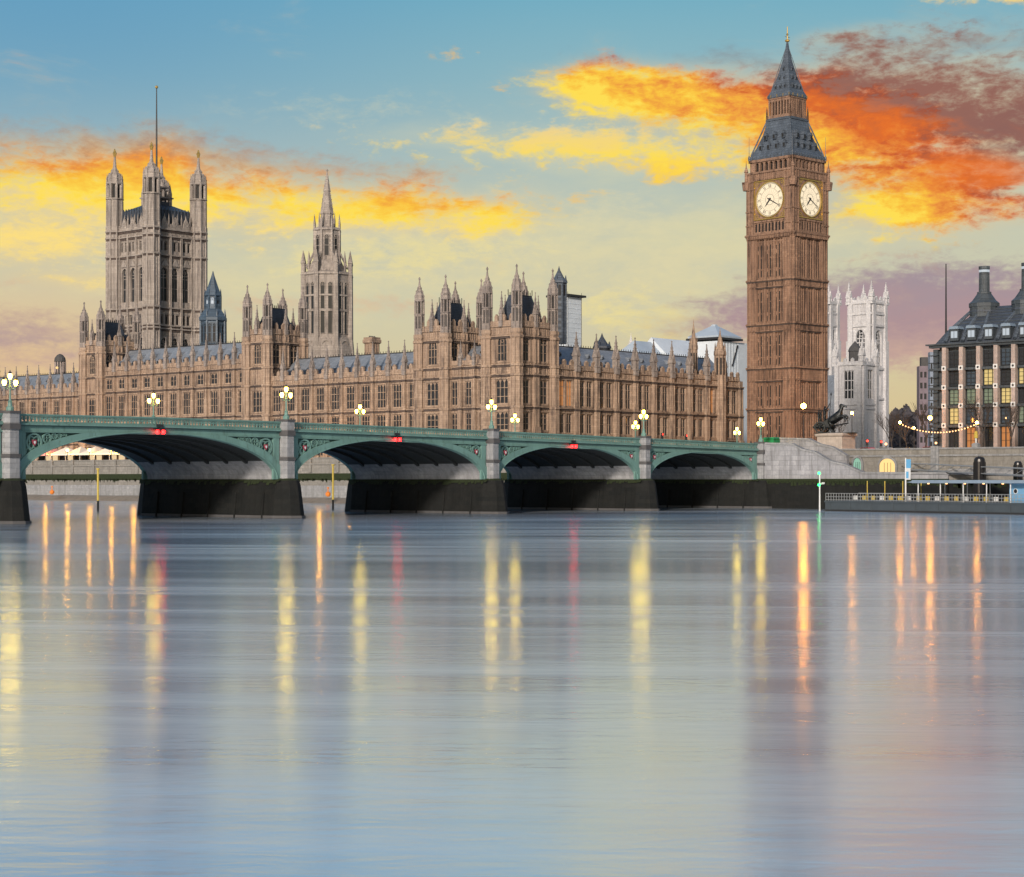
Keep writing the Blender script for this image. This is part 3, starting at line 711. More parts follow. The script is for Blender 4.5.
def pavilion(label, yn, a, bx, zs1, zs2, ztop, ups, lows, tip, group='pavilion towers of the palace', xf=XF, litN=False):
    """pavilion tower: river face from yn to yn+a, bridge face from xf to xf+bx"""
    xf = xf - .6
    o = thing('pavilion_tower', label, 'tower', (xf + bx / 2, yn + a / 2, 8.6), 0, group)
    b = MB('palace_stone')
    E_, N_ = ME(yn + a, xf), MN(xf, yn)
    b.M = E_; wE = facade(b, a, 1, [(u0, u1, 3.2, 1, 0) for u0, u1 in lows] + [(ups[0], ups[1], 2.5, 1, 0)], (13.4, 18.8, zs1, zs2, ztop - 2.0), 8.6, ztop, ends=(False, False), butt=1.9); battlement(b, a, ztop, h=2.3, pitch=.95)
    b.M = N_; wN = facade(b, bx, 2, [(u0, u1, 2.2, 1, 0) for u0, u1 in lows] + [(ups[0], ups[1], 2.2, 1, 0)], (13.4, 18.8, zs1, zs2, ztop - 2.0), 8.6, ztop, ends=(False, False), butt=1.5); battlement(b, bx, ztop, h=2.3, pitch=.95)
    b.M = Rz(math.pi, (xf + bx, yn + a, 0)); b.wall(0, bx, 8.6, ztop, 0, .7, []); battlement(b, bx, ztop, h=2.3)
    b.M = Rz(math.pi / 2, (xf + bx, yn, 0)); b.wall(0, a, 8.6, ztop, 0, .7, []); battlement(b, a, ztop, h=2.3)
    b.M = None
    b.box(xf + .7, xf + bx - .7, yn + .7, yn + a - .7, 8.6, ztop - .3)
    for cx in (xf, xf + bx):
        for cy in (yn, yn + a):
            b.lathe(cx, cy, [(1.25, 8.6), (1.25, 19), (1.12, 19.2), (1.12, ztop - 1.5), (1.3, ztop - 1.2), (1.3, ztop - .5)])
            for s in (13.4, 18.8, zs1, zs2, ztop - 2): b.lathe(cx, cy, [(1.42, s - .2), (1.42, s + .22)])
            for i in range(8):
                q = math.pi / 8 + i * math.pi / 4; b.lathe(cx + 1.14 * math.cos(q), cy + 1.14 * math.sin(q), [(.15, 9), (.15, ztop - 1.6)], 4)
    b.build('wall', o)
    kd = lambda row, bay: dict(lights=3, arched=False, trans=(.3, .66)) if row[0] < zs1 else dict(lights=3, arched=True, trans=(.32,))
    kn = lambda row, bay: dict(lights=2, arched=row[0] > zs1, trans=(.36, .7))
    put_windows(wE, E_, o, kd); put_windows(wN, N_, o, kn)
    tz = ztop - .5; H = tip - tz
    tm = turret_mesh(.98, H * .36, H * .56, H * .86, H)
    for cx in (xf, xf + bx):
        for cy in (yn, yn + a): link('turret', tm, o, Vector((cx, cy, tz)) - o.location)
    b = MB('roof_slate_dark', 'iron_black'); cx, cy = xf + bx / 2, yn + a / 2; hx, hy = bx / 2 - 1.2, a / 2 - 1.2
    zr = ztop + H * .52
    b.rect(cx, cy, [(hx, hy, ztop - .3), (hx * .93, hy * .93, ztop + .8), (hx * .55, hy * .42, zr - .3), (hx * .55, hy * .42, zr)])
    for i in range(9):
        for sx in (-1, 1):
            x = cx - hx * .55 + hx * 1.1 * i / 8; b.box(x - .06, x + .06, cy + sx * hy * .42 - .05, cy + sx * hy * .42 + .05, zr, zr + (1.1 if i % 4 == 0 else .6), 1)
    for sx in (-1, 1):
        for k in (-.5, .5):
            x, y = cx + k * hx, cy + sx * hy * .86; b.rect(x, y, [(.55, .5, ztop), (.55, .5, ztop + 1.7), (.02, .45, ztop + 3.0)], 0)
            x, y = cx + sx * hx * .86, cy + k * hy; b.rect(x, y, [(.5, .5, ztop), (.5, .5, ztop + 1.7), (.45, .02, ztop + 3.0)], 0)
    b.build('roof', o)
    pm = pinnacle_mesh(.42, H * .22, H * .56)
    for (x, y) in ((xf + bx / 2, yn - .1), (xf + bx / 2, yn + a + .1), (xf - .1, yn + a / 2), (xf + bx + .1, yn + a / 2)):
        link('pinnacle', pm, o, Vector((x, y, ztop)) - o.location)
    return o
lows = [(9.8, 12.6), (14.4, 17.9), (19.5, 24.2)]
pavilion('nearest pavilion tower of the palace, at the corner of river front and bridge front', YN + .4, 7.6, 10.8, 25.0, 26.9, 34.4, (27.7, 32.7), lows, 46.3)
pavilion('second pavilion tower from the bridge corner, with the lower link range between', 253.9, 7.2, 10.6, 25.0, 26.9, 34.4, (27.7, 32.7), lows, 45.6)
pavilion('pavilion tower in the middle of the river front, left of the octagonal spire', 306.9, 6.6, 10.4, 25.3, 29.2, 36.6, (30.0, 34.8), lows, 47.6)
pavilion('left pavilion tower of the river front, standing before the great square tower', 366.3, 6.6, 10.6, 25.3, 29.2, 37.0, (30.0, 34.8), lows, 47.6)
pavilion('southern pavilion tower of the river front, only its edge showing at the left border', 427, 8.0, 11.0, 25.0, 27.0, 35.4, (27.8, 32.8), lows, 48.5, xf=XF - .05)
# the link between the two nearest pavilions
wing('link', 'short link range between the two nearest pavilion towers, with gabled parapet', ME(253.9), 11.1, 3, [(9.8, 12.6, 1.5, 1, 0), (14.4, 17.9, 1.5, 1, 0), (19.5, 24.2, 1.6, 1, 0)], (13.4, 18.8, 25.0, 26.9), 8.6, 27.4, 31.8,
     lambda r, b_: dict(lights=2, trans=(.35, .7)), skip=(0, 3), ends=(False, False), pinkw=dict(r=.4, zs=1.8, zt=5.2))

# ------------------------------------------------------------------ great square tower
def square_tower():
    x0, y0, _ = on_x(151.5, 345.0); w = 17.6; Z = 551
    zz = lambda py: hz(py, Z)
    o = thing('square_tower', 'great square palace tower with four corner turrets and a flagpole', 'tower', (x0 + w / 2, y0 + w / 2, ZG))
    b = MB('victoria_stone'); zp = zz(229)
    rows3 = lambda a, c, wd, sp: (a, c, wd, 3, sp)
    rows = [rows3(zz(351), zz(337), 2.9, 4.05), rows3(zz(301), zz(266), 2.9, 4.05)]
    small = [(zz(324), zz(313.5), 1.7, 6, 2.05), (zz(250), zz(240), 1.4, 7, 1.75)]
    strings = (zz(353), zz(329), zz(326), zz(308), zz(255), zz(236), zp)
    jobs = []
    for k, M in enumerate((ME(y0 + w, x0), MN(x0, y0), Rz(math.pi, (x0 + w, y0 + w, 0)), Rz(math.pi / 2, (x0 + w, y0, 0)))):
        b.M = M
        ops, wins = [], []
        for (a, c, wd, n, sp) in rows + small:
            for j in range(n):
                x = w / 2 + (j - (n - 1) / 2) * sp; ops.append((x - wd / 2, x + wd / 2, a, c)); wins.append((x, a, wd, c - a, j, (a, c)))
        if k > 1: ops = []
        b.wall(0, w, ZG, zp + .6, 0, .9, ops)
        for s in strings: b.box(0, w, -.35, .05, s - .45, s + .15, 'shadow_line_stone'); b.box(0, w, -.65, .05, s + .15, s + .5)  # dark course below each string paints its shadow
        for i in range(4):
            x = w / 2 + (i - 1.5) * 4.05
            b.box(x - .32, x + .32, -.5, .02, zz(353), zp - 1)
            for q in (-.22, .22): b.box(x + q - .06, x + q + .06, -.6, 0, zz(353), zp - 1.5)
        for i in range(26):
            x = w / 2 - 6.4 + i * 12.8 / 25
            for (a, c) in ((zz(262), zz(257)), (zz(335.5), zz(330)), (zz(312.5), zz(309)), (zz(239.5), zz(237)), (zp - 1.6, zp - .4)): b.box(x - .07, x + .07, -.16, 0, a, c)
        for (a, c) in ((zz(264), zz(256.5)),):
            for i in range(3):
                x = w / 2 + (i - 1) * 4.05; b.poly([(x - 1.5, a - .2), (x + 1.5, a - .2), (x, a + 1.9)], -.35, 0)
        # pierced parapet with tall gabled merlons
        b.box(0, w, -.2, .3, zp + .3, zp + 1.1)
        for i in range(3):
            x = w / 2 + (i - 1) * 4.05
            b.poly([(x - 1.25, zp + 1.1), (x + 1.25, zp + 1.1), (x + .95, zp + 2.6), (x, zp + 4.2), (x - .95, zp + 2.6)], -.25, .3); b.ring(x, zp + 2.1, .35, .6, -.35, -.2, 10)
        for i in range(9):
            x = w / 2 + (i - 4) * 1.6; b.box(x - .28, x + .28, -.23, .33, zp + 1.1, zp + 2.0)
            b.rect(x + .8, 0, [(.17, .17, zp + 1.1), (.17, .17, zp + 3.6), (.02, .02, zp + 5.2)])
        if k < 2: jobs.append((wins, M))
    b.M = None
    b.box(x0 + .9, x0 + w - .9, y0 + .9, y0 + w - .9, ZG, zp + .2)
    for cx in (x0, x0 + w):
        for cy in (y0, y0 + w):
            b.lathe(cx, cy, [(2.55, ZG), (2.55, zp + 2)])
            for s in strings: b.lathe(cx, cy, [(2.75, s - .45), (2.75, s + .12)], m='shadow_line_stone'); b.lathe(cx, cy, [(2.95, s + .12), (2.95, s + .45), (2.6, s + .7)])
            for i in range(8):
                q = math.pi / 8 + i * math.pi / 4; b.lathe(cx + 2.52 * math.cos(q), cy + 2.52 * math.sin(q), [(.3, ZG), (.3, zp + 2)], 5)
                q += math.pi / 8
                for (a, c) in zip(strings[:-1], strings[1:]):
                    if c - a > 3: b.tube((cx + 2.38 * math.cos(q), cy + 2.38 * math.sin(q), a + 1), (cx + 2.38 * math.cos(q), cy + 2.38 * math.sin(q), c - 1), .12)
    b.build('wall', o)
    for wins, M in jobs:
        put_windows(wins, M, o, lambda row, bay: dict(lights=2 if row[1] - row[0] > 4 else 1, arched=row[1] - row[0] > 3.4, st='victoria_stone', trans=(.4, .7) if row[1] - row[0] > 5 else (), deep=.7, bar=.18))
    tz = zp + 2; H = zz(142.5) - tz
    tm = turret_mesh(2.35, H * .36, H * .53, H * .76, H, 'victoria_stone', gold=True)
    for cx in (x0, x0 + w):
        for cy in (y0, y0 + w): link('turret', tm, o, Vector((cx, cy, tz)) - o.location)
    b = MB('roof_slate_dark', 'iron_black'); cx, cy = x0 + w / 2, y0 + w / 2
    b.rect(cx, cy, [(8.0, 8.0, zp + .3), (7.8, 7.8, zp + 6.3), (7.0, 7.0, zp + 6.6), (3.0, 3.0, zp + 8.6), (3.0, 3.0, zp + 9.5)])
    for sx in (-1, 1):
        for i in range(12):
            q = (i - 5.5) * 1.25; b.box(cx + q - .12, cx + q + .12, cy + sx * 7.95 - .15, cy + sx * 7.95 + .15, zp + 1, zp + 6.9)
            b.box(cx + sx * 7.95 - .15, cx + sx * 7.95 + .15, cy + q - .12, cy + q + .12, zp + 1, zp + 6.9)
    b.build('roof', o)
    b = MB('victoria_stone', 'iron_black')
    for i in range(4):
        a = math.pi / 4 + i * math.pi / 2
        b.tube((cx + 4 * math.cos(a), cy + 4 * math.sin(a), zp + 8.8), (cx + .3 * math.cos(a), cy + .3 * math.sin(a), zp + 20), .35, .2, 6, 0)
        b.lathe(cx + 4 * math.cos(a), cy + 4 * math.sin(a), [(.6, zp + 8.5), (.6, zp + 12), (.05, zp + 15)], 6)
    for i in range(3):
        r = 3.6 - i * 1.0; z = zp + 10.5 + i * 3.2; b.rect(cx, cy, [(r, r, z), (r, r, z + .4)])
    b.build('flagpole_crown', o)
    b = MB('iron_black', 'gold_leaf'); b.lathe(cx, cy, [(.34, zp + 8), (.26, zp + 30), (.14, zz(79))], 8); b.ball((cx, cy, zz(79)), .5, 8, 1); b.build('flagpole', o)
square_tower()

# ------------------------------------------------------------------ octagonal spire tower
def spire_tower():
    cx, cy, Z = on_x(327, 327.0); zz = lambda py: hz(py, Z)
    o = thing('octagonal_spire_tower', 'slender octagonal palace tower ending in a tall stone spire', 'tower', (cx, cy, ZG))
    st = 'victoria_stone'; b = MB(st, 'louvre_dark')
    r = 6.2; zb, z1, z2, z3, z4 = zz(352), zz(340), zz(277), zz(262), zz(232)
    b.lathe(cx, cy, [(7.4, ZG), (7.4, zb), (6.6, z1), (r, z1 + .5), (r, z2), (r + .4, z2 + .3), (r + .4, z2 + .8), (5.2, z2 + 1.2), (4.0, z3), (3.4, z3 + .4), (3.4, z4), (3.8, z4 + .3), (3.6, z4 + .8), (2.2, z4 + 1.2), (1.65, zz(215)), (1.85, zz(214)), (.9, zz(192)), (1.0, zz(191)), (.1, zz(171))])
    for zc in (z1, zz(312), zz(297)): b.lathe(cx, cy, [(r + .25, zc - .2), (r + .25, zc + .25)])
    for i in range(8):
        a = math.pi / 8 + i * math.pi / 4; ca, sa = math.cos(a), math.sin(a)
        b.lathe(cx + ca * (r + .2), cy + sa * (r + .2), [(1.15, ZG), (1.0, zb), (.72, z1), (.62, z2), (.75, z2 + .3), (.55, z2 + .6), (.55, z2 + 3.0), (.7, z2 + 3.2), (.05, z2 + 6.4)], 6)
        b.lathe(cx + ca * 3.4, cy + sa * 3.4, [(.38, z3 - 2), (.34, z4), (.42, z4 + .2), (.28, z4 + .5), (.28, z4 + 2.2), (.02, z4 + 4.4)], 5)
        b.lathe(cx + ca * 4.9, cy + sa * 4.9, [(.34, z2), (.3, z3 - .4), (.4, z3 - .2), (.02, z3 + 2.6)], 5)
        b.tube((cx + ca * 5.6, cy + sa * 5.6, z2 + 2.2), (cx + ca * 3.4, cy + sa * 3.4, z3 + 2.6), .22)
        for k in range(9):
            t = k / 9; rr = 1.6 * (1 - t) + .12; z = zz(213) + (zz(172) - zz(213)) * t
            b.ball((cx + ca * rr, cy + sa * rr, z), .17, 4)
        b.lathe(cx + ca * 2.1, cy + sa * 2.1, [(.2, z4 + 1), (.2, z4 + 3), (.02, z4 + 5)], 4)
    b.lathe(cx, cy, [(.1, zz(172)), (.35, zz(170.5)), (.05, zz(168))], 6)
    b.build('wall', o)
    q = r * math.cos(math.pi / 8)
    for i in range(8):
        a2 = i * math.pi / 4; M = Rz(a2 + math.pi / 2, (cx + math.cos(a2) * (q + .26), cy + math.sin(a2) * (q + .26), 0))
        for (dx, za, zt, w) in ((-.95, z1 + 1.2, zz(284), 1.15), (.95, z1 + 1.2, zz(284), 1.15)):
            p = M @ Vector((dx, 0, za)); link('window', window_mesh(w, zt - za, 1, True, 'glass_dark', st, (.48,), .24, .10), o, p - o.location, a2 + math.pi / 2)
        M = Rz(a2 + math.pi / 2, (cx + math.cos(a2) * (6.75 * .924 + .35), cy + math.sin(a2) * (6.75 * .924 + .35), 0))
        p = M @ Vector((0, 0, zb + .0)); link('window', window_mesh(2.6, z1 - zb - .6, 2, True, 'glass_dark', st, (), .5, .2), o, p - o.location, a2 + math.pi / 2)
        M = Rz(a2 + math.pi / 2, (cx + math.cos(a2) * (3.4 * .924 + .22), cy + math.sin(a2) * (3.4 * .924 + .22), 0))
        p = M @ Vector((0, 0, z3 + 1.2)); link('window', window_mesh(1.25, z4 - z3 - 2.2, 1, True, 'louvre_dark', st, (.5,), .2, .12), o, p - o.location, a2 + math.pi / 2)
spire_tower()

def iron_lantern():
    cx, cy, Z = on_x(213, 310.0); zz = lambda py: hz(py, Z)
    o = thing('ventilation_tower', 'blue grey octagonal iron lantern tower right of the great square tower', 'tower', (cx, cy, ZG))
    b = MB('lantern_iron', 'louvre_dark')
    b.lathe(cx, cy, [(3.5, ZG), (3.5, zz(350)), (3.8, zz(349)), (3.8, zz(346)), (3.2, zz(344)), (3.2, zz(322)), (3.7, zz(321)), (3.7, zz(318)), (2.5, zz(311)), (2.1, zz(309)), (1.9, zz(297)), (2.3, zz(296)), (1.5, zz(288)), (.5, zz(277)), (.08, zz(271))])
    for i in range(8):
        a = math.pi / 8 + i * math.pi / 4; ca, sa = math.cos(a), math.sin(a)
        b.lathe(cx + 3.3 * ca, cy + 3.3 * sa, [(.35, zz(350)), (.3, zz(320)), (.02, zz(309))], 5)
        b.lathe(cx + 2.1 * ca, cy + 2.1 * sa, [(.2, zz(311)), (.2, zz(296)), (.02, zz(289))], 4)
    b.build('wall', o)
    for i in range(8):
        a2 = i * math.pi / 4
        for dx in (-.6, .6):
            M = Rz(a2 + math.pi / 2, (cx + math.cos(a2) * (3.2 * .924 + .22), cy + math.sin(a2) * (3.2 * .924 + .22), 0)); p = M @ Vector((dx, 0, zz(343)))
            link('window', window_mesh(.85, zz(324) - zz(343), 1, True, 'louvre_dark', 'lantern_iron', (.5,), .2, .1), o, p - o.location, a2 + math.pi / 2)
        M = Rz(a2 + math.pi / 2, (cx + math.cos(a2) * (2.0 * .924 + .2), cy + math.sin(a2) * (2.0 * .924 + .2), 0)); p = M @ Vector((0, 0, zz(308)))
        link('window', window_mesh(.9, zz(298) - zz(308), 1, True, 'glass_white' if i in (4, 5) else 'louvre_dark', 'lantern_iron', (), .18, .1), o, p - o.location, a2 + math.pi / 2)
iron_lantern()

def small_turret(px, x, py0, py1, r, label, mat='palace_stone', n=8, y=None, down=10):
    cx, cy, Z = on_x(px, x) if y is None else on_y(px, y); zz = lambda py: hz(py, Z); za, zb = zz(py1), zz(py0); H = zb - za
    o = thing('roof_turret', label, 'turret', (cx, cy, za - down), 0, 'small turrets rising behind the palace roofs')
    b = MB(mat, 'louvre_dark'); b.lathe(cx, cy, [(r, za - down), (r, za + H * .4), (r * 1.25, za + H * .43), (r * 1.2, za + H * .5), (r * .75, za + H * .6), (r * .2, za + H * .85), (.03, zb)], n)
    for i in range(n):
        a = math.pi / n + i * 2 * math.pi / n; b.lathe(cx + r * math.cos(a), cy + r * math.sin(a), [(r * .14, za - down), (r * .14, za + H * .5), (.01, za + H * .7)], 4)
        a += math.pi / n; b.M = Rz(a + math.pi / 2, (cx + math.cos(a) * r * .92, cy + math.sin(a) * r * .92, 0)); b.box(-r * .18, r * .18, -.05, .1, za, za + H * .36, 1); b.M = None
    b.build('wall', o)
small_turret(602, 315, 333, 360, 1.7, 'dark conical roof turret behind the range facing the bridge', 'roof_slate_dark')
small_turret(631, 430, 333, 362, .9, 'pale thin spire far behind the range facing the bridge', 'abbey_stone', 6)
small_turret(559, 300, 266, 296, 1.5, 'dark domed turret beside the white sheeted scaffold tower', 'tower_iron')
small_turret(693.5, 292, 319, 372, .8, 'tall slim stone turret standing before the white pyramid roof', 'palace_stone', y=238.5)
small_turret(720, 300, 328, 375, 1.15, 'thick stone turret between the white sheeting and the clock tower', 'palace_stone', y=234.6, down=19)

def chimney():
    cx, cy, Z = on_x(372, 296.0); zz = lambda py: hz(py, Z)
    o = thing('chimney_stack', 'square stone chimney stack on the slate roof right of the spire tower', 'chimney', (cx, cy, zz(362)))
    b = MB('palace_stone'); b.rect(cx, cy, [(1.2, 1.2, zz(366)), (1.2, 1.2, zz(344)), (1.5, 1.5, zz(343)), (1.5, 1.5, zz(340)), (1.35, 1.35, zz(339.5)), (1.35, 1.35, zz(337.5))])
    for sx in (-1, 1):
        for k in (-.8, 0, .8): b.box(cx + k - .12, cx + k + .12, cy + sx * 1.2 - .1, cy + sx * 1.2 + .1, zz(358), zz(344.5)); b.box(cx + sx * 1.2 - .1, cx + sx * 1.2 + .1, cy + k - .12, cy + k + .12, zz(358), zz(344.5))
    b.build('stack', o)
    b = MB('dark_stone')
    for k in (-.7, 0, .7): b.lathe(cx + k, cy, [(.25, zz(337.5)), (.22, zz(336))], 8)
    b.build('chimney_pot', o)
chimney()

def domed_lantern():
    cx, cy, Z = on_x(60, 420.0); zz = lambda py: hz(py, Z)
    o = thing('domed_building', 'small lit dome beyond the palace roofs at the far left', 'building', (cx, cy, ZG))
    b = MB('pink_stone', 'glass_yellow', 'dark_stone'); b.lathe(cx, cy, [(4, ZG), (4, zz(376))], 12); b.lathe(cx, cy, [(1.9, zz(376)), (1.9, zz(362)), (2.2, zz(361.5)), (2.0, zz(358)), (1.1, zz(355)), (.3, zz(354))], 12, m=2)
    for i in range(12): 
        a = i * math.pi / 6; b.lathe(cx + 2 * math.cos(a), cy + 2 * math.sin(a), [(.25, zz(376)), (.25, zz(362))], 5, m=0)
    b.build('wall', o)
    b = MB('kiosk_glow'); p = at_z(57, Z - 8); b.ball((p[0], p[1], zz(369)), .5, 8); b.build('floodlight', o)
domed_lantern()

# ------------------------------------------------------------------ sheeted scaffolds behind the range
def scaffold_tower():
    cx, cy, Z = on_x(566, 345.0); zz = lambda py: hz(py, Z)
    o = thing('scaffold_tower', 'tall white sheeted scaffold wrapped round a tower behind the corner pavilion', 'scaffold', (cx, cy, ZG))
    b = MB('sheeting_white'); h = 2.6
    b.box(cx - h, cx + h, cy - h, cy + h, ZG, zz(298))
    for i in range(14):
        z = zz(362) + (zz(300) - zz(362)) * i / 13
        b.box(cx - h - .06, cx + h + .06, cy - h - .06, cy + h + .06, z, z + .12)
    b.build('sheeting', o)
    b = MB('iron_black')
    for sx in (-1, 1):
        for sy in (-1, 1): b.lathe(cx + sx * h, cy + sy * (h + .05), [(.06, ZG), (.06, zz(293))], 5)
    b.box(cx - h - .8, cx + h + .9, cy - h - .8, cy + h + .8, zz(297.6), zz(295.6))
    b.box(cx - h - .3, cx + h + .3, cy - h - .3, cy + h + .3, zz(367), zz(363))
    b.build('frame', o)
scaffold_tower()
def sheeted_hall():
    Z = 445; zz = lambda py: hz(py, Z)
    xa, ya, _ = on_y(691, 270.0)
    xb = on_y(738, 262.0)[0]
    o = thing('sheeted_scaffold', 'white sheeted scaffold enclosure with a low pyramid roof left of the clock tower', 'scaffold', ((xa + xb) / 2, 268, ZG))
    b = MB('sheeting_white'); b.box(xa, xb + 4, 262, 270, ZG, zz(337))
    for i in range(8):
        x = xa + (xb - xa) * i / 7; b.box(x - .08, x + .08, 261.9, 262, ZG, zz(338))
    for (u, v) in ((.05, .32), (.95, .68)):
        b.tube((xa + (xb - xa) * u, 261.8, zz(340)), (xa + (xb - xa) * v, 261.8, zz(362)), .18, m='iron_black')
    b.build('sheeting', o)
    b = MB('sheeting_blue', 'iron_black'); cx, cy = (xa + xb) / 2, 266; hx = (xb - xa) / 2 + .6
    b.rect(cx, cy, [(hx, 4.6, zz(334)), (hx, 4.6, zz(331.5)), (.6, .6, zz(320)), (.5, .5, zz(318.5))]); b.rect(cx, cy, [(hx + .3, 4.9, zz(335.5)), (hx + .3, 4.9, zz(333.4))], 1)
    b.build('roof', o)
    o = thing('hall_roof', 'pale sheeted gable roof of the old hall behind the palace range', 'roof', (on_y(655, 275)[0], 275, ZG))
    x0, x1 = on_y(622, 275)[0], on_y(692, 275)[0]; zz2 = lambda py: hz(py, 440)
    b = MB('sheeting_blue', 'sheeting_white')
    b.add([(x0, 268, zz2(368)), (x1, 268, zz2(368)), (x1, 284, zz2(368)), (x0, 284, zz2(368)), (x0 + 6, 276, zz2(336)), (x1, 276, zz2(336))], [(0, 1, 5, 4), (2, 3, 4, 5), (1, 2, 5), (3, 0, 4)], 0)
    xm = x0 + (x1 - x0) * .45
    b.add([(xm, 267.6, zz2(364)), (x1 + .1, 267.6, zz2(364)), (x1 + .1, 284.4, zz2(364)), (xm, 284.4, zz2(364)), (xm, 276, zz2(331)), (x1 + .1, 276, zz2(331))], [(0, 1, 5, 4), (2, 3, 4, 5), (1, 2, 5), (3, 0, 4)], 1)
    b.box(x0 + 1, x1 - .5, 269, 283, ZG, zz2(367), 0)
    b.build('roof_sheeting', o)
sheeted_hall()

# ================================================================== CLOCK TOWER
def clock_tower():
    Z = 408.0; zz = lambda py: hz(py, Z) - ZG
    rot = R(-5)
    nc = at_z(792.3, 401.0)                                    # the corner nearest the viewer
    w = 11.75; h = w / 2
    off = Matrix.Rotation(rot, 3, 'Z') @ Vector((h, h, 0))
    o = thing('clock_tower', 'tall gothic clock tower with lit white dials and a pointed iron roof', 'clock tower', (nc[0] + off.x, nc[1] + off.y, ZG), rot)
    st = 'clock_stone'; b = MB(st, 'louvre_dark')
    zc = zz(236); bands = [(zz(412), zz(409.5)), (zz(381.5), zz(369)), (zz(332.2), zz(325.4)), (zz(288.4), zz(281.6))]
    sides = [Rz(-math.pi / 2, (-h, h, 0)), Rz(0, (-h, -h, 0)), Rz(math.pi / 2, (h, -h, 0)), Rz(math.pi, (h, h, 0))]
    b.box(-h + .5, h - .5, -h + .5, h - .5, 0, zc)
    sl = []
    for k, M in enumerate(sides):
        b.M = M
        b.box(0, w, 0, .55, 0, zc)
        for cx in (.95, w - .95):                              # clasping corner piers, panelled
            b.box(cx - 1.05, cx + 1.05, -.45, .1, 0, zc)
            for q in (-.85, 0, .85): b.box(cx + q - .13, cx + q + .13, -.62, 0, 0, zc)
        nb = 9; xa, xb = 2.15, w - 2.15; bw = (xb - xa) / nb
        stages = [(0.0, bands[0][0]), (bands[0][1], bands[1][0]), (bands[1][1], bands[2][0]), (bands[2][1], bands[3][0]), (bands[3][1], zc - 1.2)]
        for i in range(nb + 1):
            x = xa + i * bw; big = i % 3 == 0
            b.box(x - (.20 if big else .10), x + (.20 if big else .10), -(.42 if big else .26), .02, 0, zc)
        for (a, c) in stages:
            for i in range(nb):
                x = xa + (i + .5) * bw
                b.poly([(x - bw * .34, c - .9), (x - bw * .34, c - .1), (x + bw * .34, c - .1), (x + bw * .34, c - .9), (x, c - .25)], -.14, .02)
                dark = i % 3 == 1
                sl.append(None)
                if dark or (i % 3 == 2 and a > 20):
                    b.box(x - bw * .22, x + bw * .22, -.03, .05, a + .8, c - 1.0, 1)
                    z = a + 2.4
                    while z < c - 1.2: b.box(x - bw * .3, x + bw * .3, -.10, .02, z - .12, z + .12); z += 2.6
                else:
                    b.box(x - bw * .15, x + bw * .15, -.02, .05, a + .7, c - 1.2, 1)
                    for q in (-.12, .12): b.box(x + q * bw * 2 - .05, x + q * bw * 2 + .05, -.12, .02, a + .4, c - .5)
                    z = a + 2.4
                    while z < c - 1.2: b.box(x - bw * .3, x + bw * .3, -.06, .02, z - .5, z + .3); z += 3.9
        for (a, c) in bands:
            b.box(0, w, -.45, .05, a - .32, a - .02, 'shadow_line_stone'); b.box(0, w, -.62, .05, a - .02, a + .2); b.box(0, w, -.5, .05, c - .38, c - .08, 'shadow_line_stone'); b.box(0, w, -.7, .05, c - .08, c + .25)  # dark courses paint the shade under the band mouldings
            if c - a > 1:
                for i in range(26):
                    x = .5 + (w - 1) * i / 25; b.box(x - .08, x + .08, -.46, 0, a + .2, c - .15)
                    if 2 < x < w - 2.4: b.box(x + .1, x + .3, -.05, .02, a + .45, c - .4, 1)
            for cx in (.95, w - .95): b.box(cx - 1.2, cx + 1.2, -.85, 0, c - .06, c + .28); b.box(cx - 1.15, cx + 1.15, -.66, 0, c - .36, c - .06, 'shadow_line_stone')
        # corbelled cornice under the clock stage
        for i in range(4):
            b.box(-.15 * i, w + .15 * i, -.45 - .17 * i, .1, zc - 1.1 + i * .32, zc - 1.1 + (i + 1) * .32 + .003 * i)
        for i in range(24):
            x = .3 + (w - .6) * i / 23; b.box(x - .12, x + .12, -.95, 0, zc - .9, zc - .25)
    b.M = None
    # clock stage
    H2 = 6.2; z0, z1 = zc, zz(174)
    b.box(-H2 + .5, H2 - .5, -H2 + .5, H2 - .5, z0, z1)
    W2 = 2 * H2
    sides2 = [Rz(-math.pi / 2, (-H2, H2, 0)), Rz(0, (-H2, -H2, 0)), Rz(math.pi / 2, (H2, -H2, 0)), Rz(math.pi, (H2, H2, 0))]
    zd = zz(201.5); rd = 3.72; fr = rd + .42
    for M in sides2:
        b.M = M
        for cx in (1.0, W2 - 1.0):
            b.box(cx - 1.0, cx + 1.0, -.12, .5, z0, z1)
            for q in (-.85, 0, .85): b.box(cx + q - .12, cx + q + .12, -.3, 0, z0, z1)
            for s in (zz(226), zz(212), zz(190), zz(182)): b.box(cx - 1.15, cx + 1.15, -.35, .1, s - .12, s + .16)
        b.box(2.0, W2 - 2.0, .2, .55, z0, z1)
        # arcade below the dial
        a, c = zz(233), zz(223.5); n = 9; xa, xb = 2.1, W2 - 2.1
        b.box(xa, xb, .1, .3, a, c, 1)
        for i in range(n + 1):
            x = xa + (xb - xa) * i / n; b.box(x - .16, x + .16, -.12, .3, a, c)
        b.box(xa, xb, -.25, .3, c, c + .4); b.box(xa, xb, -.2, .3, a - .5, a)
        for i in range(n):
            x = xa + (xb - xa) * (i + .5) / n; b.poly([(x - .42, c - .55), (x - .42, c + .02), (x + .42, c + .02), (x + .42, c - .55), (x, c - .1)], -.05, .3)
        # carved band above the dial
        a, c = zd + fr + .25, zz(174)
        b.box(xa, xb, -.1, .3, a, c); 
        for i in range(15):
            x = xa + (xb - xa) * (i + .5) / 15; b.box(x - .1, x + .1, -.22, 0, a + .1, c - .2)
        b.box(-.3, W2 + .3, -.35, .2, c - .1, c + .3)
    b.M = None
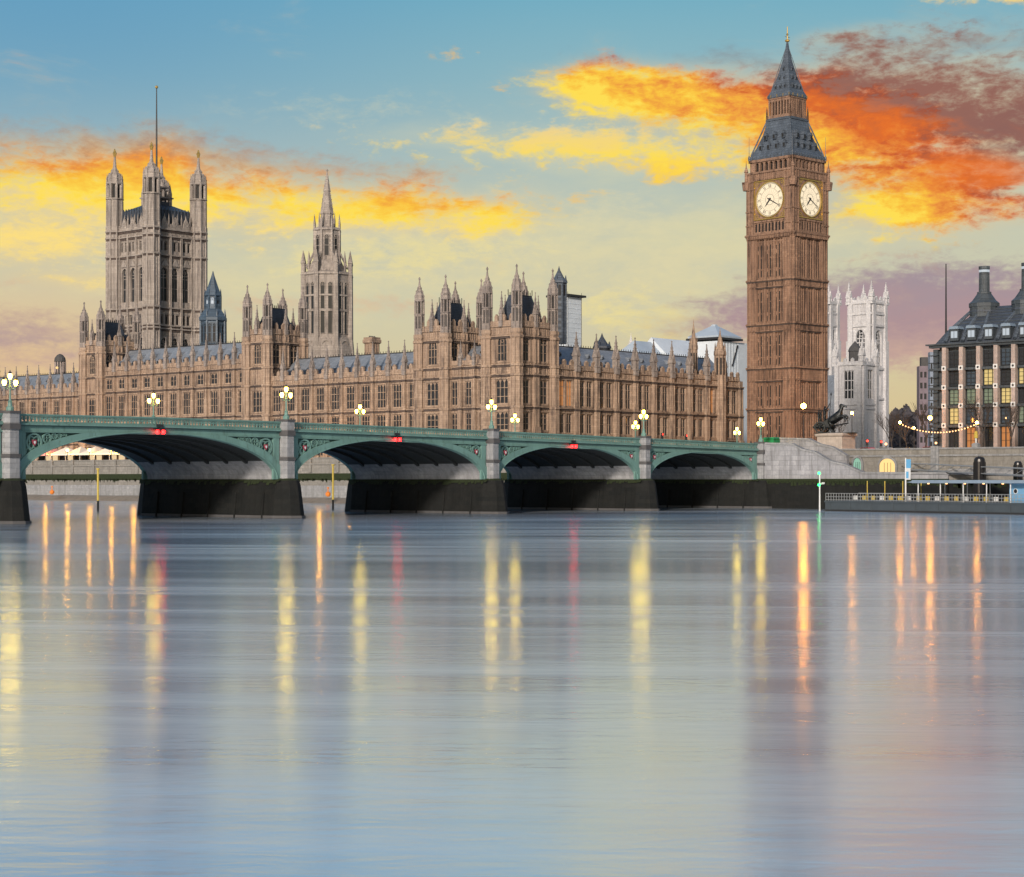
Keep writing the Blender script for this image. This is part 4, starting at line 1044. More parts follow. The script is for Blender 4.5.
    for sx in (-1, 1):                                          # corner pinnacles of the clock stage
        for sy in (-1, 1):
            x, y = sx * (H2 + .15), sy * (H2 + .15)
            b.lathe(x, y, [(.75, zz(190)), (.95, zz(183)), (.95, zz(182)), (.36, zz(181)), (.33, zz(172)), (.5, zz(171.4)), (.12, zz(166)), (.03, zz(160))], 8)
            b.box(x - .2 - (1.1 if sx < 0 else 0), x + .2 + (1.1 if sx > 0 else 0), y - .2, y + .2, zz(183), zz(182))
    # belfry arcade
    H3 = 5.75; a, c = zz(174), zz(160)
    b.box(-H3 + .7, H3 - .7, -H3 + .7, H3 - .7, a, c, 1)
    for k in range(4):
        b.M = Rz(k * math.pi / 2)
        b.box(-H3, H3, -H3 - .0, -H3 + .8, a, a + .5); b.box(-H3 - .25, H3 + .25, -H3 - .25, -H3 + .8, c - .55, c - .003)
        n = 7; xa, xb = -H3 + 1.25, H3 - 1.25
        for sx in (-1, 1): b.box(*sorted((sx * H3, sx * (H3 - 1.2))), -H3, -H3 + .8, a, c)
        for i in range(n + 1):
            x = xa + (xb - xa) * i / n; b.box(x - .19, x + .19, -H3 + .02, -H3 + .6, a, c)
        for i in range(n):
            x = xa + (xb - xa) * (i + .5) / n; p = (xb - xa) / n / 2
            b.poly([(x - p, c - 1.15), (x - p, c - .5), (x + p, c - .5), (x + p, c - 1.15), (x, c - .62)], -H3 + .05, -H3 + .5)
    b.M = None
    b.build('shaft', o, True)
    # iron roofs
    b = MB('tower_iron', 'gold_leaf', 'louvre_dark'); e0, e1 = zz(160), zz(121)
    hh = e1 - e0
    b.rect(0, 0, [(5.95, 5.95, e0), (6.05, 6.05, e0 + .35), (5.9, 5.9, e0 + .6), (5.55, 5.55, e0 + 1.2), (4.75, 4.75, e0 + hh * .33), (3.75, 3.75, e0 + hh * .66), (3.15, 3.15, e1), (3.35, 3.35, e1 + .1), (3.35, 3.35, e1 + .4)])
    for k in range(4):
        b.M = Rz(k * math.pi / 2)
        for (t, n) in ((.24, 4), (.50, 3)):
            for i in range(n):
                f = 5.55 + (3.15 - 5.55) * t - .05; x = (i - (n - 1) / 2) * f * 2 / (n + .6); z = e0 + hh * t
                b.box(x - .38, x + .38, -f - .45, -f + .8, z, z + .95); b.poly([(x - .5, z + .95), (x + .5, z + .95), (x, z + 1.7)], -f - .5, -f + 1.0)
                b.box(x - .26, x + .26, -f - .5, -f - .4, z + .1, z + .9, 2)
        for i in range(13):
            x = -5.9 + 11.8 * i / 12; b.box(x - .1, x + .1, -6.12, -6.0, e0 + .05, e0 + .8, 0)
        for sx in (-1, 1): b.tube((sx * 5.6, -5.6, e0 + 1.1), (sx * 3.2, -3.2, e1), .16, m=0)
    b.M = None
    for sx in (-1, 1):
        for sy in (-1, 1): b.lathe(sx * 5.9, sy * 5.9, [(.22, e0), (.2, e0 + .9), (.06, e0 + 1.2), (.03, e0 + 5.2)], 5)
    l0, l1 = e1 + .4, zz(99)
    b.rect(0, 0, [(2.2, 2.2, l0), (2.2, 2.2, l1)], 2)
    b.rect(0, 0, [(3.1, 3.1, l0), (3.1, 3.1, l0 + .25)]); 
    b.build('lower_roof', o, True)
    b = MB('clock_stone', 'gold_leaf')
    for k in range(4):
        b.M = Rz(k * math.pi / 2)
        for i in range(8):
            x = -2.75 + 5.5 * i / 7; b.box(x - .16, x + .16, -2.92, -2.6, l0 + .25, l1)
            if i < 7: b.poly([(x + .16, l1 - .8), (x + .16, l1), (x + .63, l1), (x + .63, l1 - .8), (x + .39, l1 - .3)], -2.86, -2.65)
        b.box(-3.0, 3.0, -3.0, -2.6, l1 - .02, l1 + .35); b.box(-3.1, 3.1, -3.1, -2.8, l0 + .25, l0 + .85)
        for sx in (-1, 1): b.lathe(sx * 3.15, -3.15, [(.22, l0), (.2, l0 + 1.6), (.02, l0 + 3.0)], 4)
    b.M = None
    b.build('lantern', o, True)
    b = MB('tower_iron', 'gold_leaf', 'louvre_dark'); t0, t1 = l1 + .35, zz(40)
    tt = t1 - t0
    b.rect(0, 0, [(3.05, 3.05, t0 - .1), (3.15, 3.15, t0 + .2), (2.95, 2.95, t0 + .7), (2.45, 2.45, t0 + tt * .14), (1.5, 1.5, t0 + tt * .40), (.8, .8, t0 + tt * .64), (.32, .32, t0 + tt * .86), (.14, .14, t1)])
    for k in range(4):
        b.M = Rz(k * math.pi / 2)
        for (t, n, f) in ((.16, 3, 2.40), (.32, 2, 1.8), (.48, 1, 1.22)):
            for i in range(n):
                x = (i - (n - 1) / 2) * 1.25; z = t0 + tt * t; b.box(x - .2, x + .2, -f - .2, -f + .5, z, z + .5); b.poly([(x - .28, z + .5), (x + .28, z + .5), (x, z + 1.0)], -f - .24, -f + .5); b.box(x - .13, x + .13, -f - .23, -f - .15, z + .05, z + .45, 2)
        b.tube((-2.45, -2.45, t0 + tt * .14), (-.3, -.3, t0 + tt * .86), .09, .07, m=0)
        for i in range(8):
            x = -2.9 + 5.8 * i / 7; b.box(x - .06, x + .06, -3.2, -3.1, t0, t0 + .6, 1 if i % 2 else 0)
    b.M = None
    b.lathe(0, 0, [(.14, t1 - .2), (.5, t1), (.55, t1 + .25), (.14, t1 + .5), (.1, t1 + 1.2), (.28, t1 + 1.5), (.12, t1 + 1.8), (.09, zz(25))], 8, m=1)
    for sx in (-1, 1): b.box(min(0, sx * .8), max(0, sx * .8), -.05, .05, t1 + .9, t1 + 1.0, 1)
    b.build('spire', o, True)
    # the dials
    roman = ['XII', 'I', 'II', 'III', 'IIII', 'V', 'VI', 'VII', 'VIII', 'IX', 'X', 'XI']
    for k, M in enumerate(sides2[:2]):
        b = MB('gold_leaf', st)                                # square gilt surround with round opening
        cx = H2; n = 48
        for i in range(n):
            t0_, t1_ = 2 * math.pi * i / n, 2 * math.pi * (i + 1) / n
            def sq(t): 
                q = max(abs(math.cos(t)), abs(math.sin(t))); return (fr * math.cos(t) / q, fr * math.sin(t) / q)
            b.poly([(rd * math.cos(t0_), rd * math.sin(t0_)), sq(t0_), sq(t1_), (rd * math.cos(t1_), rd * math.sin(t1_))], -.02, .3, 1)
        b.ring(0, 0, rd - .02, rd + .22, -.22, .1, 48, 0)
        for s in (-1, 1):
            b.box(-fr - .15, fr + .15, -.2, .2, s * fr - .12, s * fr + .12, 0); b.box(s * fr - .12, s * fr + .12, -.195, .2, -fr, fr, 0)
            for q in (-1, 1): b.ring(s * fr * .84, q * fr * .84, .22, .38, -.1, .05, 10, 0); b.ring(s * fr * .93, q * fr * .68, .08, .18, -.1, .05, 8, 0); b.ring(s * fr * .68, q * fr * .93, .08, .18, -.1, .05, 8, 0)
        p = M @ Vector((cx, 0, zd)); rz = M.to_euler().z
        f = link('clock_face', b.mesh('clock_face'), o, p, rz)
        b = MB('dial_glow', 'iron_black')
        n = 48; b.add([(rd * .99 * math.cos(2 * math.pi * i / n), .06, rd * .99 * math.sin(2 * math.pi * i / n)) for i in range(n)], [tuple(range(n))], 0)
        b.ring(0, 0, rd * .945, rd * .965, .03, .06, 48, 1); b.ring(0, 0, rd * .66, rd * .672, .03, .06, 48, 1); b.ring(0, 0, rd * .30, rd * .315, .03, .06, 32, 1)
        for i in range(24): t_ = i * math.pi / 12; b.tube((rd * .31 * math.sin(t_), .05, rd * .31 * math.cos(t_)), (rd * .62 * math.sin(t_), .05, rd * .62 * math.cos(t_)), .012, m=1)
        for i in range(60):
            t_ = i * math.pi / 30; b.M = Matrix.Rotation(t_, 4, 'Y'); b.box(-.03, .03, .035, .06, rd * .90, rd * .945, 1)
        for i, txt in enumerate(roman):                         # Roman numerals drawn with strokes, feet to the centre
            b.M = Matrix.Rotation(i * math.pi / 6, 4, 'Y'); ww = {'I': .2, 'V': .42, 'X': .42}; tot = sum(ww[ch] for ch in txt); x = -tot / 2
            za, zb_ = rd * .70, rd * .88
            for ch in txt:
                q = ww[ch]; m_ = x + q / 2
                if ch == 'I': b.box(m_ - .045, m_ + .045, .035, .058, za, zb_, 1)
                elif ch == 'V': b.tube((x + .05, .047, zb_), (m_, .047, za), .05, n=4, m=1); b.tube((x + q - .05, .047, zb_), (m_, .047, za), .03, n=4, m=1)
                else: b.tube((x + .05, .047, zb_), (x + q - .05, .047, za), .05, n=4, m=1); b.tube((x + q - .05, .047, zb_), (x + .05, .047, za), .03, n=4, m=1)
                x += q
        b.M = None
        link('dial', b.mesh('dial'), f)
        for (ang, ln, wd, y) in ((20 * 6, rd * .90, .13, -.06), (7.33 * 30, rd * .55, .20, -.02)):
            b = MB('iron_black'); b.M = Matrix.Rotation(R(ang), 4, 'Y')
            b.poly([(-wd, -ln * .2), (wd, -ln * .2), (wd * .8, ln * .6), (0, ln), (-wd * .8, ln * .6)], y - .02, y + .02); b.ring(0, 0, 0.02, .3, y - .03, y + .03, 12)
            link('hand', b.mesh('hand'), f)
clock_tower()

# ================================================================== BRIDGE
pier_x = [on_y(px + 2.3, 174.0)[0] for px in (762.5, 645.5, 493.5, 288.2, 12.0)]
pier_x.append(2 * pier_x[4] - pier_x[3] + 2.5)
zt_pts = [(-80, 10.3), (-30, 10.5), (0, 10.88), (32.1, 11.26), (67.2, 11.68), (105.45, 12.04), (125, 12.12), (145.25, 12.02), (183.5, 11.7), (260, 10.9)]
def ztop(x):
    s = XA - x
    for (a, za), (c, zc) in zip(zt_pts[:-1], zt_pts[1:]):
        if a <= s <= c: return za + (zc - za) * (s - a) / (c - a)
    return zt_pts[-1][1]
def bridge():
    o = thing('road_bridge', 'green iron arch bridge on dark weedy stone piers crossing the river', 'bridge', (XA - 100, YB + BW / 2, 0))
    crown = [9.2, 9.72, 10.02, 10.2, 10.0]; zs = 4.85; ph = 1.55
    xs_all = [pier_x[-1] - 2 + i * 1.5 for i in range(int((XA + 2 - pier_x[-1] + 2) / 1.5) + 2)]; xs_all[-1] = XA + 1.6
    def strip(b, lo, hi, y0, y1, m=0):
        vs = []
        for x in xs_all: vs += [(x, y0, ztop(x) + lo), (x, y0, ztop(x) + hi), (x, y1, ztop(x) + hi), (x, y1, ztop(x) + lo)]
        fs = []
        for i in range(len(xs_all) - 1):
            a = i * 4
            for j in range(4): fs.append((a + j, a + (j + 1) % 4, a + 4 + (j + 1) % 4, a + 4 + j))
        fs += [(0, 1, 2, 3), tuple(4 * (len(xs_all) - 1) + k for k in (3, 2, 1, 0))]
        b.add(vs, fs, m)
    b = MB('asphalt'); strip(b, -1.75, -1.22, YB + .5, YB + BW - .5); b.build('deck', o)
    for side, (ya, sg) in enumerate(((YB, 1), (YB + BW, -1))):
        yy = lambda d: sorted((ya + sg * d[0], ya + sg * d[1]))
        b = MB('bridge_green', 'bridge_green_dark')
        strip(b, -.16, .0, *yy((-.22, .22))); strip(b, -.28, -.16, *yy((-.14, .16))); strip(b, -1.02, -.82, *yy((-.2, .2)))
        n = int((XA - pier_x[-1]) / .46)
        for i in range(n):
            x = pier_x[-1] + .46 * i; z = ztop(x)
            b.box(x - .075, x + .075, *yy((-.06, .06)), z - .83, z - .27)
            if side == 0:
                b.ring(x + .23, z - .45, .09, .16, *yy((-.05, .05)), 6)
        b.build('parapet', o)
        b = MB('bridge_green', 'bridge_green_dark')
        strip(b, -1.22, -1.02, *yy((-.42, .4)), 0); strip(b, -1.34, -1.22, *yy((-.22, .4)), 1)  # dark strip: the cornice overhang's shadow put into the colour
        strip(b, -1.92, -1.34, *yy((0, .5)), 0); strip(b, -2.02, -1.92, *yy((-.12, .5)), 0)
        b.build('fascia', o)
    for k in range(5):
        xr, xl = pier_x[k] - 1.5, pier_x[k + 1] + 1.5; xm, hw = (xr + xl) / 2, (xr - xl) / 2; zc = crown[k]; n = 44
        sof = lambda t: zs + (zc - zs) * math.sqrt(max(0, 1 - t * t))
        T = [-math.cos(math.pi * i / n) for i in range(n + 1)]
        # outer ribs
        for ya, sg in ((YB, 1), (YB + BW, -1)):
            b = MB('bridge_green', 'bridge_green_dark'); vs = []; y0, y1 = sorted((ya + sg * -.14, ya + sg * .55))
            for t in T:
                th = .52 + .35 * t * t; zi = sof(t)
                # move the back of the rib along the ellipse normal
                nx, nz_ = t / hw, math.sqrt(max(1e-6, 1 - t * t)) / (zc - zs); L = math.hypot(nx, nz_); nx /= L; nz_ /= L
                xi = xm + hw * t; xo, zo = xi + nx * th * 1.25, min(zi + nz_ * th * 1.25, ztop(xi) - 1.93)
                xo = min(max(xo, xl - .55), xr + .55)
                vs += [(xi, y0, zi), (xo, y0, zo), (xo, y1, zo), (xi, y1, zi)]
            b.add(vs, [(a * 4 + j, a * 4 + (j + 1) % 4, a * 4 + 4 + (j + 1) % 4, a * 4 + 4 + j) for a in range(n) for j in range(4)], 0)
            # thin roll on the inner edge
            for i in range(n): 
                p, q = vs[i * 4], vs[i * 4 + 4]; yv = ya - sg * .16; b.tube((p[0], yv, p[2] + .1), (q[0], yv, q[2] + .1), .09, n=5, m=0)
            b.build('arch_rib', o)
        # soffit: dark iron above, pale stone springers below
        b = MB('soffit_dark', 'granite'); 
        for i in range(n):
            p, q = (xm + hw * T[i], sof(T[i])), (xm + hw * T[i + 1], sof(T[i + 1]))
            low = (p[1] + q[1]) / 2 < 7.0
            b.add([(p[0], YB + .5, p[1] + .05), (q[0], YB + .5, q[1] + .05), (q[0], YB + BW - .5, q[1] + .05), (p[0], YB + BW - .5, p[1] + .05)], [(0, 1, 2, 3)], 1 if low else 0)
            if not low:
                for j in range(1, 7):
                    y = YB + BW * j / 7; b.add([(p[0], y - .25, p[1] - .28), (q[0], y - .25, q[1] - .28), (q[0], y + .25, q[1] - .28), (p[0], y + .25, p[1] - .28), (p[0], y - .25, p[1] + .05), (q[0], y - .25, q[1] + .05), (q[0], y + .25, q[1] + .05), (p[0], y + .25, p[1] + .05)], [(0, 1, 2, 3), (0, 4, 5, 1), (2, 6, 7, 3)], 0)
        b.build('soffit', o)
        # spandrel panels with tracery
        for ya, sg in ((YB, 1), (YB + BW, -1)):
            yb0, yb1 = sorted((ya + sg * .30, ya + sg * .5)); yt0, yt1 = sorted((ya + sg * .02, ya + sg * .3)); yf0, yf1 = sorted((ya - sg * .03, ya + sg * .3))
            for e in (-1, 1):
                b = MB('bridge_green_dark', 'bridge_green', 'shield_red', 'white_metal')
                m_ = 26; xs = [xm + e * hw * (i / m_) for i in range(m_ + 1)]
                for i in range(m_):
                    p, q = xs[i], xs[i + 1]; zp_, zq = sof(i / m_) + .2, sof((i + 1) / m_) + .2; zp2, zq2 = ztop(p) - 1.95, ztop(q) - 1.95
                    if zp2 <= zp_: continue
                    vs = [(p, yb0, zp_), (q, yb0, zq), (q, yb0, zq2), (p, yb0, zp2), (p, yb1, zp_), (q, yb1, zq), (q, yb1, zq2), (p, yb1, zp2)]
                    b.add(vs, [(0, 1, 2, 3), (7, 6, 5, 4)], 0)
                xe = xm + e * hw
                b.box(*sorted((xe - e * .55, xe + e * .4)), yf0, yf1, zs, ztop(xe) - 1.95, 1)
                # rings shrink from the pier to the crown
                x = xe - e * .62
                for i in range(9):
                    zt_ = ztop(x) - 2.05
                    # largest circle that fits between rib back and fascia
                    best = 0
                    for r in [.06 * q for q in range(2, 26)]:
                        c_ = x - e * r; t = abs(c_ - xm) / hw
                        if t >= 1: continue
                        ok = all((zt_ - 2 * r + r - r * math.sin(a)) > 0 for a in (0,))
                        zlow = zt_ - 2 * r
                        tt = (abs(c_ - xm) + r * .55) / hw
                        if zlow > sof(min(tt, 1)) + .55 + .5 * tt: best = r
                    if best < .13: break
                    r = best; c_ = x - e * r; zc_ = zt_ - r
                    b.ring(c_, zc_, r * .80, r * .98, yt0, yt1, 18, 1)
                    for q in range(4):
                        a = q * math.pi / 2 + math.pi / 4; b.ring(c_ + r * .42 * math.cos(a), zc_ + r * .42 * math.sin(a), r * .26, r * .36, yt0 + .03, yt1 - .03, 10, 1)
                    if i == 0: b.poly([(c_ - .26, zc_ + .3), (c_ - .26, zc_ - .05), (c_, zc_ - .38), (c_ + .26, zc_ - .05), (c_ + .26, zc_ + .3)], *sorted((ya - sg * .06, ya + sg * .1)), 2); b.poly([(c_ - .12, zc_ + .16), (c_ - .12, zc_ - .02), (c_, zc_ - .2), (c_ + .12, zc_ - .02), (c_ + .12, zc_ + .16)], *sorted((ya - sg * .09, ya + sg * .1)), 3)
                    x = c_ - e * r
                # lower strut ring beside the pier
                z = ztop(xe) - 2.05 - 2.2
                b.tube((xe - e * .6, (yt0 + yt1) / 2, zs + 2.6), (xe - e * .95, (yt0 + yt1) / 2, ztop(xe) - 3.4), .09, m=1)
                b.build('spandrel', o)
    for k, x in enumerate(pier_x):
        z = ztop(x); first = k == 0
        b = MB('granite', 'dark_stone')
        for ya, sg in ((YB, -1), (YB + BW, 1)):
            def octo(hw, d, z0, z1, m=0):
                pts = [(x - hw, ya - sg * .6), (x + hw, ya - sg * .6), (x + hw, ya + sg * (d * .55)), (x + hw * .6, ya + sg * d), (x - hw * .6, ya + sg * d), (x - hw, ya + sg * (d * .55))]
                n = 6; vs = [(p[0], p[1], z0) for p in pts] + [(p[0], p[1], z1) for p in pts]
                b.add(vs, [tuple(range(n)), tuple(range(n, 2 * n))] + [(i, (i + 1) % n, n + (i + 1) % n, n + i) for i in range(n)], m)
            octo(1.02, 1.0, 4.85, 7.2); octo(1.12, 1.12, 7.2, 7.6, 1); octo(.92, .92, 7.6, z - 1.75)
            octo(1.10, 1.1, z - 1.75, z - 1.1, 1); octo(.98, .98, z - 1.1, z + .02); octo(1.12, 1.12, z + .02, z + .28, 1)
        b.box(x - 1.5, x + 1.5, YB + .6, YB + BW - .6, 4.7, 9.0 if not first else 8.0)
        p = b.build('pier', o)
        b = MB('algae_stone', 'algae_green')
        vs = []
        for (zz_, hw, d) in ((-1.2, 2.2, 3.0), (4.1, 1.7, 2.2), (4.7, 1.62, 1.9), (4.95, 1.25, 1.3)):
            vs += [(x - hw, YB, zz_), (x - hw * .55, YB - d * .8, zz_), (x, YB - d, zz_), (x + hw * .55, YB - d * .8, zz_), (x + hw, YB, zz_), (x + hw, YB + BW, zz_), (x + hw * .55, YB + BW + d * .8, zz_), (x, YB + BW + d, zz_), (x - hw * .55, YB + BW + d * .8, zz_), (x - hw, YB + BW, zz_)]
        n = 10
        for j in range(3): b.add(vs[j * n:(j + 2) * n], [(i, (i + 1) % n, n + (i + 1) % n, n + i) for i in range(n)], 1 if j == 2 else 0)
        b.add(vs[3 * n:], [tuple(range(n))], 1)
        for i in range(46):                                     # tufts along the old tide line
            y = YB - .5 + (BW + 1) * i / 45
            for sx in (-1, 1):
                h = random.uniform(.15, .7); q = random.uniform(.25, .5); b.add([(x + sx * 1.6, y - q, 4.85), (x + sx * 1.6, y + q, 4.85), (x + sx * 1.86, y + q * .6, 4.75 - h), (x + sx * 1.86, y - q * .6, 4.75 - h)], [(0, 1, 2, 3)], 1)
        b.add([(px_, py_, z_) for z_ in (.02, .34) for (px_, py_) in [(x - 2.16, YB), (x - 1.2, YB - 2.38), (x, YB - 2.98), (x + 1.2, YB - 2.38), (x + 2.16, YB), (x + 2.16, YB + BW), (x - 2.16, YB + BW)]], [(i, (i + 1) % 7, 7 + (i + 1) % 7, 7 + i) for i in range(7)], 'dark_stone')
        for i in range(5):
            y = YB + 2 + BW * i / 5; b.tube((x - 2.25, y, -.5), (x - 1.85, y, 3.2), .14, m=0)
        b.build('pier_base', p)
    return o
BR = bridge()

# lamps on the bridge
def lamp_proto(loc, label):
    o = thing('street_lamp', label, 'street lamp', loc, 0, 'triple lanterns along the bridge')
    b = MB('bridge_green', 'gold_leaf')
    b.lathe(0, 0, [(.42, 0), (.42, .35), (.26, .5), (.2, .9), (.26, 1.0), (.11, 1.15), (.085, 2.5), (.17, 2.6), (.08, 2.7), (.07, 3.35), (.2, 3.42)], 8); b.build('post', o, True)
    for sx in (-1, 1):
        b = MB('bridge_green'); P = [(sx * .06, 0, 2.55), (sx * .35, 0, 2.35), (sx * .68, 0, 2.45), (sx * .72, 0, 2.7)]
        for p, q in zip(P[:-1], P[1:]): b.tube(p, q, .05)
        b.lathe(sx * .72, 0, [(.05, 2.6), (.17, 2.72)], 8); b.build('arm', o, True)
    for (x, z) in ((0, 3.42), (-.72, 2.72), (.72, 2.72)):
        b = MB('lamp_glow', 'iron_black'); b.lathe(x, 0, [(.12, z), (.23, z + .28), (.23, z + .42), (.17, z + .6)], 8, m=0); b.lathe(x, 0, [(.24, z + .6), (.2, z + .72), (.05, z + .86), (.03, z + 1.02)], 8, m=1); b.build('lantern', o, True)
    return o
lp = None
def lamp(x, y, z, label):
    global lp
    if lp is None: lp = lamp_proto((x, y, z), label); return lp
    return copy_thing(lp, label, (x, y, z))
near = ['triple lamp on the near parapet at the far left pier', 'triple lamp on the near parapet, on the second pier from the left', 'triple lamp on the near parapet, on the pier below the corner pavilion', 'triple lamp on the near parapet, on the last pier before the bank', 'triple lamp on the near parapet where the bridge meets the stairs']
far = ['triple lamp on the far parapet above the left arch', 'triple lamp on the far parapet above the second arch', 'triple lamp on the far parapet just right of the corner pavilion', 'triple lamp on the far parapet close beside the lamp of the last pier', 'triple lamp on the far pavement before the clock tower']
for k in range(5):
    x = pier_x[4 - k]; lamp(x, YB - .1, ztop(x) + .3, near[k])
for k in range(4):
    x = pier_x[3 - k]; lamp(x, YB + BW + .1, ztop(x) + .3, far[k])
xx = on_y(737, YB + BW)[0]; lamp(xx, YB + BW, 10.7, far[4])

def nav_light(k, label):
    x = (pier_x[k] + pier_x[k + 1]) / 2; z = ztop(x) - 1.75
    o = thing('navigation_light', label, 'navigation light', (x, YB - .5, z), 0, 'red navigation lights on the arch crowns')
    b = MB('iron_black'); b.box(-.75, .75, -.1, .3, .3, .42); b.box(-.05, .05, -.05, .3, .1, .9); b.box(-.5, .5, -.06, 0, .6, .9)
    for sx in (-1, 1): b.lathe(sx * .42, -.1, [(.25, .22), (.28, .3)], 8); b.box(sx * .42 - .03, sx * .42 + .03, -.1, .1, .25, .5)
    b.build('bracket', o, True)
    for sx in (-1, 1):
        b = MB('red_glow'); b.lathe(sx * .42, -.12, [(.16, -.2), (.22, -.1), (.22, .15), (.16, .22)], 10); b.build('lamp', o, True)
nav_light(3, 'pair of red navigation lamps over the crown of the left arch')
nav_light(2, 'pair of red navigation lamps over the crown of the second arch')
nav_light(1, 'pair of red navigation lamps over the crown of the third arch')

# ================================================================== WEST BANK, NORTH OF THE BRIDGE
def stair_block():
    o = thing('stone_stairs', 'pale ashlar stair block stepping down from the bridge end to the quay', 'stairs', (XA + 3, YB - 8, 0))
    xf = XA + .6; cop = [(174.2, 10.75), (168.6, 10.55), (166.5, 9.6), (164.0, 9.1), (161.2, 7.6), (158.6, 7.1), (155.2, 5.75), (140, 5.65)]
    b = MB('abutment_stone', 'granite')
    for (ya, za), (yb, zb) in zip(cop[:-1], cop[1:]):
        for x0, x1, up in ((xf, xf + .8, 0), (xf + 5.2, xf + 6.0, .9)):
            if up and yb < 160: continue
            vs = [(x0, ya, -1 if x0 == xf else 4), (x1, ya, -1 if x0 == xf else 4), (x1, yb, -1 if x0 == xf else 4), (x0, yb, -1 if x0 == xf else 4), (x0, ya, za + up), (x1, ya, za + up), (x1, yb, zb + up), (x0, yb, zb + up)]
            vs = [(v[0], v[1], max(v[2], 4.8) if v[2] < 0 else v[2]) for v in vs]
            b.add(vs, [(0, 1, 2, 3), (4, 7, 6, 5), (0, 4, 5, 1), (1, 5, 6, 2), (2, 6, 7, 3), (3, 7, 4, 0)], 0)
            vs = [(x0 - .15, ya, za + up), (x1 + .15, ya, za + up), (x1 + .15, yb, zb + up), (x0 - .15, yb, zb + up)]
            b.add(vs + [(v[0], v[1], v[2] + .32) for v in vs], [(0, 1, 2, 3), (4, 7, 6, 5), (0, 4, 5, 1), (1, 5, 6, 2), (2, 6, 7, 3), (3, 7, 4, 0)], 1)
    b.build('balustrade', o)
    b = MB('dark_stone'); n = 24
    for i in range(n):
        y = 169 - 13.5 * i / n; b.box(xf + .8, xf + 5.2, y - 13.5 / n, y, 4.8, 9.4 - 4.0 * i / n)
    b.box(xf + .8, xf + 5.2, 169, 174.2, 4.8, 9.5); b.build('flight', o)
    b = MB('algae_stone', 'algae_green'); b.box(xf - .35, xf + 6, 140, 174.2, -1, 4.75, 0); b.box(xf - .4, xf + 6, 140, 174.25, 4.55, 4.95, 1)
    for i in range(70):
        y = 140 + 34 * i / 70; h = random.uniform(.2, .9); b.box(xf - .42, xf, y - .3, y + .3, 4.6 - h, 4.6, 1)
    b.build('wall_foot', o)
stair_block()

XE = 274.0
def embankment():
    o = thing('embankment_wall', 'grey granite embankment wall with a parapet along the right bank', 'embankment wall', (XE, 120, 0))
    b = MB('embankment_stone', 'granite')
    b.box(XE, XE + 1.2, 40, 168, 4, 8.9, 0); b.box(XE - .2, XE + 1.0, 40, 168, 8.6, 8.9, 1)
    b.box(XE + .05, XE + .6, 40, 168, 8.9, 9.75, 0); b.box(XE - .1, XE + .75, 40, 168, 9.75, 10.0, 1)
    y = 50
    while y < 166: b.box(XE - .3, XE + .9, y - .7, y + .7, 4, 10.25, 1); y += 19.5
    b.build('wall', o)
    b = MB('embankment_stone', 'granite'); b.box(XA + 1.0, XE, 40, 141, 4.5, 5.55, 0); b.box(XA + .6, XA + 1.4, 40, 140, 5.55, 6.3, 1); b.box(XA + .5, XA + 1.5, 40, 140, 6.3, 6.5, 1); b.build('quay', o)
    b = MB('algae_stone', 'algae_green'); b.box(XA + .6, XA + 2, 40, 139.8, -1, 4.5, 0); b.box(XA + .55, XA + 2, 40, 139.8, 4.3, 4.75, 1)
    for i in range(220):
        y = random.uniform(40, 139); h = random.uniform(.2, 1.0); b.box(XA + .52, XA + .9, y - .3, y + .3, 4.4 - h, 4.5, 1)
    b.build('wall_foot', o)
embankment()

def alcove(px, mat, hw, h, label, zb=5.6, cat='door'):
    y = on_x(px, XE)[1]
    o = thing('arched_doorway' if cat == 'door' else 'arched_kiosk', label, cat, (XE - .3, y, zb))
    b = MB('granite', mat); M = ME(y, XE - .02); b.M = M
    P = arch_pts(hw * 2, zb + h * .55, zb + h); Q = arch_pts(hw * 2 + .7, zb + h * .55, zb + h + .35)
    for i in range(len(P) - 1): b.poly([P[i], Q[i], Q[i + 1], P[i + 1]], -.35, 0, 0)
    for sx in (-1, 1): b.box(*sorted((sx * hw, sx * (hw + .35))), -.35, 0, zb, zb + h * .55, 0)
    b.build('surround', o)
    b = MB(mat, 'iron_black'); b.M = M; b.poly([(hw, zb), *P, (-hw, zb)], -.12, -.02, 0)
    for x in (-.4, .0, .4): b.box(x * hw - .03, x * hw + .03, -.16, -.1, zb + .1, zb + h * .75, 1)
    b.build('door' if cat == 'door' else 'lit_front', o)
alcove(858, 'teal_door', .8, 2.9, 'pale green arched door in the embankment wall beside the statue plinth')
alcove(888, 'kiosk_glow', 1.5, 2.7, 'arched kiosk glowing yellow in the embankment wall', cat='kiosk')

